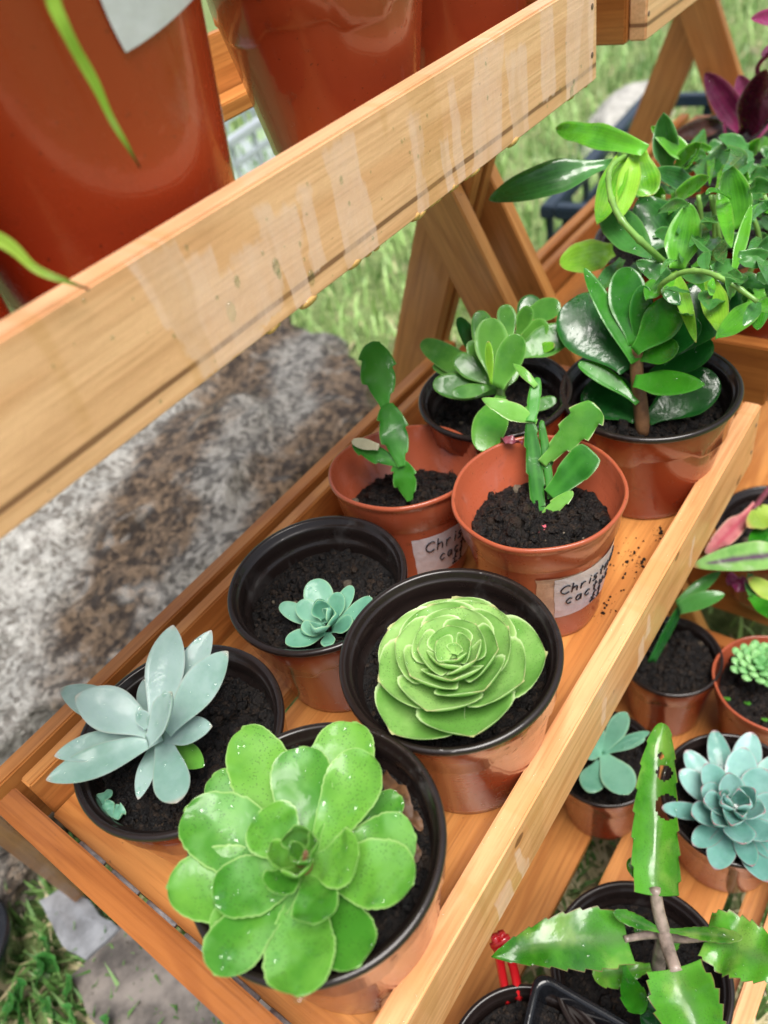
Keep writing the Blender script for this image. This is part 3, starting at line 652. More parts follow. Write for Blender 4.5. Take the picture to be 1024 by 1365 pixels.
# christmas cacti
tl5 = Matrix.Rotation(math.radians(5), 3, 'Y') @ Matrix.Rotation(math.radians(4), 3, 'X')
P5 = pot(.3205, .2925, .110, -.348, FM, 'tilted light terracotta pot with a price label half hidden behind its neighbour, three-segment cactus inside', 'potted_cactus', kind='plain', soil_d=.036, tilt=Matrix.Rotation(math.radians(7), 3, Vector((-.45, 1, 0))) , phase=.2, dh=.006)
def seg(T, b, tpt, wpx, mat=M_XMAS, **kw):
    B, Tt = at(*b), at(*tpt); mid = (B + Tt) / 2; g = G()
    o = dict(prof=(.25, .52, .42, .8), cup=.02, thick=.0019, nu=40, nv=8, teeth=2.6, depth=.26, fold=-.03, wave=.03); o.update(kw)
    tv, rw = leaf(g, B, Tt, wpx * depth(mid) / F, CAMDIR(mid) + Vector((0, 0, .3)), **o); T.add('cactus_segment', g, mat)
    gd = G(); sprinkle(gd, tv, rw, 3, .0003, .001); T.add('water_droplets', gd, mat_drop, kind='stuff')
seg(P5, (547, 668, -.374), (533, 612, -.345), 36)
seg(P5, (536, 622, -.348), (516, 537, -.315), 44)
seg(P5, (514, 543, -.318), (496, 455, -.285), 54)
seg(P5, (532, 620, -.348), (470, 590, -.335), 28, tip=None) if False else seg(P5, (532, 620, -.348), (470, 590, -.335), 28)
g = G(); leaf(g, at(505, 596, -.334), at(469, 588, -.3325), .008, CAMDIR(at(480, 590, -.33)), prof=(.6, .5, .5, 1), thick=.003); P5.add('bleached_patch', g, simple('bleached_tissue', (.42, .40, .26), .5))
P6 = pot(.319, .1835, .1095, -.331, FM, 'light terracotta pot with a handwritten wet price label facing out, sprawling cactus cutting inside', 'potted_cactus', kind='plain', soil_d=.030, phase=.7, dh=.003, slope=(-.08, -.05))
seg(P6, (721, 700, -.368), (706, 558, -.318), 24, prof=(.7, .5, .3, 1), teeth=4)
seg(P6, (735, 665, -.355), (722, 560, -.320), 14, prof=(.7, .5, .3, 1))
seg(P6, (716, 562, -.320), (642, 531, -.300), 26, mat=M_XMASL, prof=(.3, .4, .8, 1), depth=.1)
seg(P6, (708, 562, -.318), (716, 503, -.302), 18, prof=(.8, .5, .3, 1), depth=.1)
seg(P6, (715, 515, -.304), (684, 484, -.295), 12, mat=M_XMASL, prof=(.6, .4, .9, 1), arch=.25, depth=.05)
seg(P6, (723, 618, -.338), (796, 541, -.300), 50, mat=M_XMASL, prof=(.3, .75, .2, .9), teeth=4, depth=.34)
seg(P6, (733, 660, -.350), (790, 601, -.325), 44, prof=(.5, .75, .18, .9), depth=.06)
seg(P6, (722, 640, -.350), (738, 603, -.335), 12)
seg(P6, (716, 695, -.362), (764, 655, -.345), 20, mat=M_XMASL, teeth=2)
g = G(); leaf(g, at(726, 694, -.360), at(722, 718, -.358), .005, (0, 0, 1), thick=.002); P6.add('pink_bud', g, simple('pink_tissue', (.62, .12, .16), .35, coat=.5))
g = G(); leaf(g, at(697, 590, -.330), at(667, 585, -.328), .006, (0, 0, 1), thick=.002, wave=.3); P6.add('withered_bud', g, M_STEM_R)
wk = dict(a=(.885, .70), zc=-.028)
def wall_angle(T, D, px_, zoff, **k):      # angle of the pot wall seen at pixel column px_
    best = min((abs(proj(on_wall(T, D, math.radians(a_), zoff, **k))[0] - px_), a_) for a_ in range(208, 318, 1)); return math.radians(best[1])
aL, aR = wall_angle(P6, .1095, 741, -.058, **wk), wall_angle(P6, .1095, 824, -.05, **wk)
sticker(P6, .1095, aL - .02, aR + .15, -.034, -.078, [('Christmas', .05, .38, .0084), ('cactus', .10, .66, .0094), ('£1', .40, .93, .0092)], M_LABEL, back=(-.16, .5, -.02, 1.02), **wk)
tl = Matrix.Rotation(math.radians(7), 3, Vector((-.45, 1, 0)))
aL, aR = wall_angle(P5, .110, 552, -.05, tilt=tl, **wk), wall_angle(P5, .110, 632, -.05, tilt=tl, **wk)
sticker(P5, .110, aL, aR + .35, -.034, -.074, [('Christmas', .10, .37, .0098), ('cactus', .22, .68, .0092), ('£1', .36, .95, .0100)], M_LABEL, back=(-.3, .5, .2, 1.1), tilt=tl, **wk)
# jade plants
P7 = pot(.465, .170, .128, -.345, FM, 'largest terracotta pot on the shelf with the glossy dark round-leaved jade plant and black lining', 'potted_jade_plant', soil_d=.026, phase=.86)
stem(P7, [at(858, 578, -.372), at(853, 530, -.345), at(849, 495, -.325), at(850, 464, -.308)], (.0056, .0042), M_STEM_B)
J = [(760, 400, 88, -.295, (838, 492, -.325), dict(mat=M_JADED, prof=(.3, .6, .42, 1))), (977, 372, 78, -.285, (875, 480, -.318), dict(mat=M_JADED, prof=(.35, .62, .42, 1))), (934, 430, 46, -.292, (852, 476, -.318), dict(mat=M_JADED)),
     (950, 455, 46, -.318, (868, 500, -.335), dict(mat=M_JADED)), (955, 500, 66, -.345, (862, 560, -.362), dict(mat=M_JADED)), (783, 512, 66, -.352, (852, 556, -.362), dict(mat=M_JADED, prof=(.35, .6, .42, 1))),
     (832, 356, 50, -.262, (845, 460, -.306)), (779, 357, 24, -.262, (848, 482, -.315), dict(prof=(.6, .5, .6, 1))), (905, 398, 52, -.272, (846, 468, -.306), dict(side=.05)), (905, 462, 34, -.300, (850, 478, -.315)),
     (940, 513, 36, -.318, (846, 508, -.328), dict(prof=(.5, .4, .75, 1))), (771, 484, 24, -.325, (850, 538, -.345), dict(side=.12)), (858, 380, 30, -.268, (850, 462, -.308))]
J = [tuple(r) if len(r) > 5 else tuple(r) + ({},) for r in J]
plant_leaves(P7, J, M_JADE, k=(.45, .9), drops=9, prof=(.3, .6, .45, 1), arch=-.05, cup=.12, thick=.0034, belly=1.3, nu=24, nv=8, r=(.0003, .0013))
P8 = pot(.418, .273, .118, -.345, FM, 'dark-rimmed pot with the many-leaved soft green succulent, at the back below the crossed legs', 'potted_succulent', soil_d=.024, phase=.4)
cb = (667, 520, -.338)
J8 = [(562, 455, 36, -.320, cb), (611, 423, 24, -.302, cb, dict(mat=M_JADED)), (638, 414, 36, -.292, cb), (652, 424, 46, -.285, (662, 512, -.325)), (651, 455, 11, -.288, (655, 512, -.32), dict(mat=M_TRADY)), (607, 474, 32, -.312, (655, 512, -.33)), (577, 487, 20, -.332, cb),
      (577, 512, 38, -.325, cb, dict(prof=(.3, .55, .42, 1))), (603, 525, 20, -.325, (660, 515, -.33)), (692, 446, 38, -.292, (663, 516, -.325), dict(prof=(.5, .6, .4, 1))), (766, 438, 44, -.315, (690, 472, -.325), dict(prof=(.4, .5, .6, 1))), (748, 408, 32, -.305, (695, 420, -.31)),
      (672, 406, 26, -.290, (682, 450, -.31)), (706, 408, 22, -.288, (690, 448, -.31)), (740, 460, 16, -.32, (690, 472, -.33), dict(mat=M_TRADY)), (643, 602, 46, -.342, (668, 528, -.334), dict(mat=M_JADE2, prof=(.3, .6, .42, 1), arch=.15)), (742, 532, 18, -.355, (695, 548, -.36)),
      (715, 395, 30, -.302, (690, 430, -.312), dict(mat=M_TRADD)), (625, 455, 26, -.305, cb), (690, 490, 18, -.33, cb), (730, 430, 30, -.31, (690, 460, -.325)), (660, 440, 20, -.295, (668, 500, -.33))]
J8 = [tuple(r) if len(r) > 5 else tuple(r) + ({},) for r in J8]
plant_leaves(P8, J8, M_JADE2, k=(.5, .9), drops=4, prof=(.3, .6, .42, 1), arch=-.04, cup=.15, thick=.003, belly=1.3, r=(.0003, .0011))
stem(P8, [at(672, 560, -.368), at(668, 535, -.345), at(667, 518, -.335)], (.0045, .003), M_STEM_G); stem(P8, [at(668, 520, -.338), at(682, 490, -.328), at(692, 460, -.318), at(690, 440, -.31)], (.0035, .002), M_STEM_G)
# ---------------------------------------------------------------- upper shelf pots
def bigpot(x, y, rb, rt, h, label, sticker_=None):
    T = Thing('plant_pot', (x, y, FU), label, 'plant pot', 'pots on the upper shelf'); g = G()
    c = (x, y, FU + h)
    lathe(g, c, [(rt * .9, -.02), (rt * .96, -.004), (rt * .97, 0), (rt, 0), (rt * 1.01, -.004), (rt * 1.0, -.03), (rt * .97, -.034), (rb * 1.02, -h + .008), (rb, -h + .001), (rb * .95, -h), (.0005, -h)], 96)
    T.add('pot', g, M_BIG); T.add('soil', soil_mesh((x, y, FU + h - .02), rt * .93, .002, 60), M_SOIL)
    T.rim = Vector(c); T.h = h; return T
PA = bigpot(.2035, .338, .060, .079, .175, 'tall glossy orange-red pot with a grey-white sticker and two strap leaves hanging over')
# sticker on the big pot
par = [o for o in PA.root.children if o.name.startswith('pot')][0]
g = G(); vs, fs = [], []; n_ = 14
def wallA(px_, py_):
    best = None; d = Vector(ray(px_, py_)); 
    for k in range(2000):      # march along the ray to the wall
        p = d * (.2 + k * .0003) / d.length
        t_ = (p.z - FU) / .141; rr = .0615 + (.0766 - .0612) * t_ + .0009 + (.0045 if t_ > .97 else 0)
        if math.hypot(p.x - .2035, p.y - .338) < rr: return p
    return p
Q4 = [np.array(q, float) for q in ((118, -52), (168, 70), (262, -6), (214, -122))]
for i in range(n_ + 1):
    for j in range(n_ + 1):
        a_, b_ = -1 + 2 * i / n_, -1 + 2 * j / n_; aa, bb = a_ * math.sqrt(1 - b_ * b_ / 7), b_ * math.sqrt(1 - a_ * a_ / 7); aa, bb = (aa / .925 + 1) / 2, (bb / .925 + 1) / 2
        q = Q4[0] * (1 - aa) * (1 - bb) + Q4[1] * aa * (1 - bb) + Q4[2] * aa * bb + Q4[3] * (1 - aa) * bb; vs.append(wallA(q[0], q[1]))
fs = [(i * (n_ + 1) + j, (i + 1) * (n_ + 1) + j, (i + 1) * (n_ + 1) + j + 1, i * (n_ + 1) + j + 1) for i in range(n_) for j in range(n_)]
g.put(vs, fs); PA.add('sticker', g, M_LABELW, parent=par)
def straps(T, specs):
    for (pts, wpx) in specs:
        P = [at(*p) if isinstance(p, tuple) else p for p in pts]; P = spline([Vector(p) for p in P], 10); n = len(P) - 1
        vs, fs, cs = [], [], []
        for i, p in enumerate(P):
            t = (P[min(i + 1, n)] - P[max(i - 1, 0)]).normalized(); u = i / n; c_ = CAMDIR(p); s = t.cross(c_).normalized(); nn = s.cross(t)
            wd = wpx * depth(p) / F * .5 * min(1, .5 + 2 * u) * max(.04, 1 - max(0, u - .35) / .65) ** .6
            for j in range(5):
                v = -1 + j / 2; vs.append(p + s * (wd * v * (1 + .12 * math.sin(u * 30 + v))) + nn * (-.25 * wd * (1 - abs(v)))); cs.append((u, abs(v), 0, 1))
            for j in range(5):
                v = -1 + j / 2; vs.append(p + s * (wd * v * (1 + .12 * math.sin(u * 30 + v))) + nn * (-.25 * wd * (1 - abs(v)) - .0005)); cs.append((u, abs(v), 0, 1))
        for i in range(n):
            for j in range(4):
                a_ = i * 10 + j; fs.append((a_, a_ + 1, a_ + 11, a_ + 10)); fs.append((a_ + 5, a_ + 15, a_ + 16, a_ + 6))
            for j in (0, 4): a_ = i * 10 + j; fs.append((a_, a_ + 10, a_ + 15, a_ + 5))
        g = G(); g.put(vs, fs, cs); T.add('leaf', g, M_STRAP)
def ry(px_, py_, y): d = ray(px_, py_); return Vector(d * (y / d[1]))
straps(PA, [([Vector((.20, .335, .02)), Vector((.17, .30, .06)), ry(40, -90, .250), ry(75, 15, .246), ry(118, 95, .248), ry(150, 160, .250), ry(187, 224, .253)], 21),
            ([Vector((.21, .34, .02)), Vector((.13, .29, .05)), ry(-150, 250, .248), ry(-60, 290, .246), ry(5, 322, .244), ry(52, 360, .243), ry(119, 386, .242)], 25),
            ([Vector((.205, .34, .02)), Vector((.23, .36, .12)), Vector((.30, .40, .15)), Vector((.36, .42, .13))], 26)])
PB = pot(.374, .331, .124, FU + .093, FU, 'shorter orange pot with a dark rim, second along the upper shelf', 'plant_pot', 'plant pot', group='pots on the upper shelf', phase=.98, crumbs=60)
PC = pot(.503, .331, .122, FU + .093, FU, 'orange pot at the right end of the upper shelf, cut off by the photo', 'plant_pot', 'plant pot', group='pots on the upper shelf', phase=.3, crumbs=60)
PD = bigpot(.075, .338, .058, .062, .12, 'orange pot at the left edge of the photo, only a sliver showing')
# ---------------------------------------------------------------- lower shelf pots
ZL = -.640
P9 = pot(.188, .050, .126, ZL, FL, 'dark-rimmed pot with the tooth-edged long-leaved plant, bottom right corner', 'potted_kalanchoe', soil_d=.022, crumbs=300)
s0 = at(873, 1290, -.655)
stem(P9, [at(880, 1330, -.662), at(878, 1285, -.62), at(886, 1240, -.575)], (.0055, .0042), M_STEM_P)
stem(P9, [at(886, 1245, -.575), at(878, 1215, -.56), at(873, 1183, -.545)], (.0045, .0038), M_STEM_P)
stem(P9, [at(885, 1240, -.575), at(892, 1268, -.572), at(902, 1297, -.565)], (.0046, .0042), M_STEM_P)
stem(P9, [at(884, 1246, -.585), at(860, 1247, -.578), at(833, 1252, -.57)], (.003, .0022), M_STEM_P)
stem(P9, [at(888, 1250, -.585), at(915, 1252, -.578), at(945, 1250, -.57)], (.003, .0022), M_STEM_P)
kt = dict(teeth=8, depth=.13, nu=64, nv=10, fold=.16, cup=.05, wave=.05)
K9 = [(655, 1276, 78, -.555, (838, 1250, -.570), dict(prof=(.85, .22, .95, 1), arch=.07, side=.05)), (1050, 1290, 86, -.555, (940, 1246, -.570), dict(prof=(.75, .35, .6, 1), arch=.06, wave=.09)),
      (940, 1410, 94, -.575, (897, 1290, -.562), dict(prof=(.85, .3, .4, 1), arch=.14, cup=.3, teeth=6)), (884, 964, 62, -.510, (876, 1194, -.545), dict(prof=(.9, .14, .42, 1), arch=-.05, cup=.55, wave=.08, teeth=7, side=-.05, holes=[(.50, .50, .075, .5), (.70, .35, .05, .42), (.80, .1, .02, .2)], nv=20, nu=90)),
      (818, 1216, 20, -.553, (886, 1243, -.572), dict(teeth=6)), (990, 1250, 20, -.553, (888, 1240, -.572), dict(teeth=8)), (853, 1352, 36, -.600, (832, 1288, -.612), dict(teeth=4, prof=(.2, .65, .45, 1), fold=0, mat=M_JADE)),
      (838, 1145, 26, -.553, (872, 1184, -.556), dict(teeth=2, fold=0)), (790, 1300, 40, -.625, (868, 1290, -.62), dict(teeth=5)), (880, 1400, 50, -.625, (875, 1310, -.625), dict(teeth=5, mat=M_JADED)), (905, 1262, 30, -.6, (884, 1240, -.59), dict(teeth=4)), (845, 1236, 26, -.59, (880, 1246, -.59), dict(teeth=3))]
for i, r in enumerate(K9):
    o = dict(kt); o.update(r[5]); K9[i] = r[:5] + (o,)
plant_leaves(P9, K9, M_KAL, k=(.6, .7), drops=12, thick=.0022, r=(.0004, .0018))
P10 = pot(.349, .036, .116, ZL, FL, 'dark-rimmed pot with the blue rosette of red-edged leaves, right edge of the photo', 'potted_succulent', soil_d=.018, phase=.5)
ax10 = at(981, 1078, -.630)
E10 = []
for (tx, ty, wd) in ((952, 973, 31), (1003, 976, 38), (914, 1000, 32), (906, 1027, 34), (882, 1077, 24), (924, 1127, 30), (953, 1159, 36), (1003, 1155, 28), (1024, 1176, 38), (1050, 1006, 38), (1066, 1050, 36), (1068, 1100, 38), (1052, 1148, 36)): E10.append((tx, ty, wd, -.628, -.642))
for (tx, ty, wd) in ((993, 996, 40), (1023, 1026, 38), (940, 1018, 36), (922, 1086, 36), (990, 1125, 40), (1045, 1072, 38), (1028, 1120, 38), (935, 1050, 36)): E10.append((tx, ty, wd, -.612, -.636))
for (tx, ty, wd) in ((971, 1030, 34), (1006, 1052, 30), (1020, 1082, 32), (938, 1068, 34), (960, 1057, 24), (952, 1098, 30)): E10.append((tx, ty, wd, -.602, -.630, dict(cup=.5)))
for (tx, ty, wd) in ((985, 1052, 24), (962, 1070, 24), (975, 1100, 30), (1000, 1072, 22), (970, 1062, 14), (990, 1088, 18)): E10.append((tx, ty, wd, -.596, -.624, dict(cup=.8)))
plant_leaves(P10, E10, M_ECH, axis=ax10, k=(1, .5), drops=5, prof=(.42, .64, .58, 1), arch=-.10, cup=.28, thick=.0035, belly=1.4, nu=18, nv=8, r=(.0004, .0015))
g = G(); dome(g, at(978, 1076, -.604), CAMDIR(at(978, 1076, -.604)), .0065, .55, 14); P10.add('water_pool', g, mat_drop, kind='stuff')
P11 = pot(.330, .141, .094, ZL, FL, 'small dark-rimmed pot with a stubby plump-leaved seedling, half under the shelf rail', 'potted_succulent', phase=.3)
c11 = (803, 1004, -.640)
plant_leaves(P11, [(836, 950, 26, -.600, c11), (866, 976, 16, -.605, c11, dict(prof=(.5, .5, .6, 1))), (860, 985, 14, -.61, c11), (838, 1059, 44, -.622, c11, dict(prof=(.3, .65, .45, 1))), (784, 1056, 34, -.632, (800, 1015, -.640), dict(thick=.009, belly=1)), (770, 1000, 26, -.615, c11), (790, 960, 22, -.612, c11)], M_BLUEG, k=(.7, .7), drops=7, thick=.003, r=(.0003, .0012))
P12 = pot(.458, .131, .094, ZL, FL, 'small pot of bare black compost with a folded dark leaf leaning out under the rail', 'potted_plant', crumbs=380, soil_d=.012)
plant_leaves(P12, [(966, 792, 24, -.585, (905, 812, -.60), dict(arch=.12, prof=(.7, .4, .6, 1))), (961, 762, 18, -.585, (905, 806, -.60), dict(arch=.12, prof=(.7, .4, .7, 1)))], M_TRADD, k=(.7, .7), drops=3)
g = G(); leaf(g, at(868, 884, -.652), at(912, 800, -.595), .008, CAMDIR(at(890, 850, -.62)), prof=(.8, .5, .4, 1), fold=.4, cup=.4); P12.add('leaf_sheath', g, M_JADED)
c13 = at(1033, 908, ZL)
P13 = pot(c13.x, c13.y, .105, ZL, FL, 'light terracotta pot with a cluster of bead-like green leaves, right edge above the blue rosette', 'potted_sedum', kind='plain', phase=.4, soil_d=.016)
for i in range(36):
    th = i * 2.4; rr = .0036 * math.sqrt(i); c_ = at(1013, 886, -.628) + Vector((rr * math.cos(th), rr * math.sin(th), .006 - rr * rr * 14)); d = Vector((math.cos(th), math.sin(th), .7 + (1 - rr / .02))).normalized()
    g = G(); leaf(g, c_ - d * .007, c_ + d * .0065, .0088, (0, 0, 1), prof=(.5, .55, .5, 1), thick=.0085, belly=.6, cup=0, nu=8, nv=6); P13.add('leaf', g, M_SED)
g = G()
for q in ((965, 930), (992, 936), (1015, 958)): leaf(g, at(q[0], q[1], -.652), at(q[0] + 9, q[1] + 3, -.650), .004, (0, 0, 1))
P13.add('fallen_leaf', g, M_JADE2)
P15 = pot(.087, .083, .118, ZL, FL, 'pot of bare compost mostly hidden below the front rail, beside the red plant tag', 'plant_pot', 'plant pot', crumbs=300, soil_d=.010)
# red tag
T = Thing('plant_tag', at(672, 1290, -.65), 'bright red bent plastic plant tag standing between the pots below the rail', 'plant tag')
for (pts, nm) in (([(660, 1248, -.600), (668, 1290, -.63), (676, 1335, -.655)], 'tag_leg'), ([(668, 1244, -.600), (684, 1288, -.63), (692, 1330, -.65)], 'tag_leg')):
    g = G(); P_ = spline([at(*p) for p in pts]); tube(g, P_, .0034, 5); T.add(nm, g, M_RED)
g = G(); tube(g, [at(656, 1262, -.606), at(676, 1250, -.60), at(684, 1268, -.612)], .003, 6); T.add('tag_head', g, M_RED)
# black square pot
cs = at(716, 1293, -.628); T = Thing('square_pot', (cs.x - .02, cs.y - .04, FL), 'black square plastic pot at the bottom edge, in front of the tooth-edged plant', 'plant pot')
e1 = Vector((0.06, -1, 0)).normalized(); e2 = Vector((-1, -.25, 0)).normalized(); sz = .085
def sqring(ins, z, rad):
    out = []
    for (a_, b_, sgx, sgy) in ((0, 0, 1, 1), (1, 0, -1, 1), (1, 1, -1, -1), (0, 1, 1, -1)):
        cx = Vector((cs.x, cs.y, 0)) + e1 * (a_ * sz) + e2 * (b_ * sz) + e1 * (sgx * (ins + rad)) + e2 * (sgy * (ins + rad))
        k0 = {(0, 0): 180, (1, 0): 270, (1, 1): 0, (0, 1): 90}[(a_, b_)]
        for k in range(6):
            th = math.radians(k0 + k * 18); q = cx + (e1 * math.cos(th) + e2 * math.sin(th)) * rad; out.append((q.x, q.y, z))
    return out
g = G(); prof_ = [(.004, -.0285 + .0, .008), (-.0, -.006, .010), (-.001, -.001, .011), (0, 0, .011), (.0035, 0, .009), (.0045, -.003, .009), (.006, -.012, .008), (.012, -.06, .006)]
rings = [sqring(.012, FL, .006), sqring(.006, -.628 - .012, .008), sqring(.002, -.628 - .011, .010)] + [sqring(a_, -.628 + b_, c_) for (a_, b_, c_) in prof_[1:]]
vs = [q for r_1 in rings for q in r_1]; nn_ = 24; fs = [(j * nn_ + k, j * nn_ + (k + 1) % nn_, (j + 1) * nn_ + (k + 1) % nn_, (j + 1) * nn_ + k) for j in range(len(rings) - 1) for k in range(nn_)]
g.put(vs, fs); T.add('pot', g, M_BLACK)
cc = Vector((cs.x, cs.y, -.628 - .03)) + (e1 + e2) * (sz / 2); T.add('soil', soil_mesh(cc, .040, .001, 200), M_SOIL)
# variegated plant on the second stand's lower shelf
c16 = at(1040, 700, ZL)
P16 = pot(c16.x, c16.y, .13, ZL, FL, 'dark pot with pink, yellow and purple-striped pointed leaves on the far lower shelf, right edge', 'potted_foliage_plant')
V = [(921, 755, 42, -.555, (1050, 738, -.58), dict(mat=M_VARI, prof=(.5, .3, .8, 1), arch=.05)), (943, 738, 26, -.575, (1008, 672, -.585), dict(mat=M_PINK, prof=(.4, .5, .6, 1), arch=-.1, wave=.15)), (996, 700, 34, -.575, (1040, 680, -.59), dict(mat=M_YELL, wave=.15)), (1000, 728, 20, -.585, (1022, 702, -.595), dict(mat=M_JADE)), (1008, 735, 18, -.59, (1030, 715, -.6), dict(mat=M_JADE)),
     (968, 770, 22, -.61, (1000, 785, -.61), dict(mat=M_PURP, wave=.3)), (998, 770, 24, -.595, (1045, 805, -.6), dict(mat=M_YELL)), (1045, 830, 22, -.59, (1000, 795, -.6), dict(mat=M_JADE)), (1004, 800, 16, -.6, (1000, 765, -.61), dict(mat=M_TRADD))]
plant_leaves(P16, V, M_VARI, k=(.6, .8), drops=4, prof=(.4, .45, .6, 1), thick=.0012)
stem(P16, [at(1035, 640, -.60), at(1015, 665, -.59), at(1005, 680, -.585)], .003, M_STEM_R)
# ---------------------------------------------------------------- trailing green plant (second stand, middle shelf)
P14 = pot(.705, .232, .165, -.345, FM, 'terracotta pot overflowing with the bright green trailing plant, left end of the second stand', 'potted_trailing_plant', soil_d=.015, phase=.2)
def tr(*r): return r if len(r) > 5 else r + ({},)
TR = [tr(651, 266, 44, -.235, (817, 217, -.225), dict(mat=M_TRADD, arch=.12, prof=(.25, .45, .6, 1), fold=.15)), tr(741, 172, 34, -.215, (860, 200, -.215), dict(mat=M_TRAD, arch=.10, wave=.10, prof=(.5, .5, .7, 1))), tr(864, 262, 40, -.245, (852, 203, -.22), dict(mat=M_TRADY, prof=(.5, .6, .35, 1), wave=.08)),
      tr(797, 300, 36, -.245, (832, 203, -.22), dict(mat=M_TRADY)), tr(828, 290, 30, -.245, (846, 205, -.22), dict(mat=M_TRADY)), tr(746, 352, 46, -.285, (818, 333, -.29), dict(mat=M_TRADY, prof=(.4, .4, .6, 1))), tr(868, 345, 46, -.268, (800, 272, -.25), dict(mat=M_TRADD, r=(.001, .003))), tr(852, 262, 66, -.255, (900, 335, -.285), dict(mat=M_TRADD, r=(.0006, .0018))),
      tr(920, 270, 46, -.235, (903, 358, -.27), dict(mat=M_TRAD)), tr(972, 220, 44, -.230, (985, 305, -.27), dict(mat=M_TRAD)), tr(996, 218, 50, -.25, (928, 218, -.27), dict(mat=M_TRADD, prof=(.4, .4, .6, 1))), tr(884, 150, 34, -.215, (890, 225, -.26), dict(mat=M_TRADD)), tr(868, 168, 24, -.225, (925, 215, -.255)), tr(935, 190, 26, -.235, (900, 225, -.26)),
      tr(872, 226, 28, -.235, (930, 248, -.26), dict(mat=M_TRADD)), tr(945, 235, 26, -.235, (900, 262, -.26)), tr(955, 452, 32, -.285, (1018, 398, -.28), dict(mat=M_TRAD, prof=(.4, .4, .7, 1))), tr(962, 446, 34, -.285, (945, 368, -.275), dict(mat=M_TRADY)), tr(1002, 272, 16, -.235, (978, 362, -.27)), tr(848, 348, 26, -.262, (898, 375, -.275), dict(mat=M_TRADD)),
      tr(862, 400, 28, -.270, (884, 368, -.275)), tr(928, 457, 20, -.285, (898, 362, -.27), dict(mat=M_TRADY, arch=.15)), tr(1030, 400, 70, -.29, (950, 400, -.30), dict(mat=M_TRADD, prof=(.4, .5, .42, 1))), tr(830, 400, 24, -.285, (850, 350, -.28), dict(mat=M_TRADD)), tr(790, 395, 22, -.29, (830, 345, -.29), dict(mat=M_TRADD)),
      tr(975, 330, 20, -.25, (960, 250, -.25)), tr(1010, 440, 30, -.29, (1012, 385, -.28))]
NTR = len(TR)
for i in range(150):
    bx_, by_ = random.uniform(872, 1080), random.uniform(195, 410)
    an = random.uniform(0, 6.28); ln = random.uniform(20, 46); z = random.uniform(-.31, -.245)
    TR.append(tr(bx_ + ln * math.cos(an), by_ + ln * math.sin(an) * .8, random.uniform(11, 24), z + random.uniform(-.01, .025), (bx_, by_, z), dict(mat=random.choice([M_TRAD, M_TRAD, M_TRADD, M_TRADD, M_TRAD]), arch=random.uniform(-.1, .25), side=random.uniform(-.15, .15), wave=.05, roll=random.uniform(-.6, .6), drops=3)))
g = G()
for r in TR[NTR + 55:]:
    tp = at(r[0], r[1], r[3]); bs = at(*r[4]); o_ = dict(r[5]); o_.pop('mat'); o_.pop('drops'); leaf(g, bs, tp, r[2] * depth(tp) / F, CAMDIR(tp) + Vector((0, 0, .4)), prof=(.45, .40, .8, 1), cup=.1, fold=.14, thick=.0009, nu=14, nv=6, **o_)
P14.add('small_leaves', g, M_TRADD, kind='stuff')
TR = TR[:NTR + 55]
plant_leaves(P14, TR, M_TRAD, k=(.4, 1), drops=4, prof=(.45, .40, .75, 1), cup=.10, fold=.16, wave=.05, thick=.0009, nu=20, nv=6, r=(.0004, .0017))
stem(P14, [at(905, 375, -.32), at(880, 345, -.262), at(845, 312, -.238), at(822, 282, -.226), at(812, 250, -.220), at(815, 222, -.216), at(838, 205, -.220), at(858, 196, -.215)], .0022, M_STEM_G)
stem(P14, [at(905, 400, -.31), at(880, 385, -.262), at(905, 365, -.245), at(938, 362, -.24), at(975, 378, -.242), at(1010, 402, -.25)], .0019, M_STEM_G)
for k in range(7): x_ = 905 + k * 22; stem(P14, [at(x_, 380, -.34), at(x_ + random.uniform(-20, 20), 320, -.30), at(x_ + random.uniform(-30, 30), 260, -.265)], .0022, M_STEM_G)
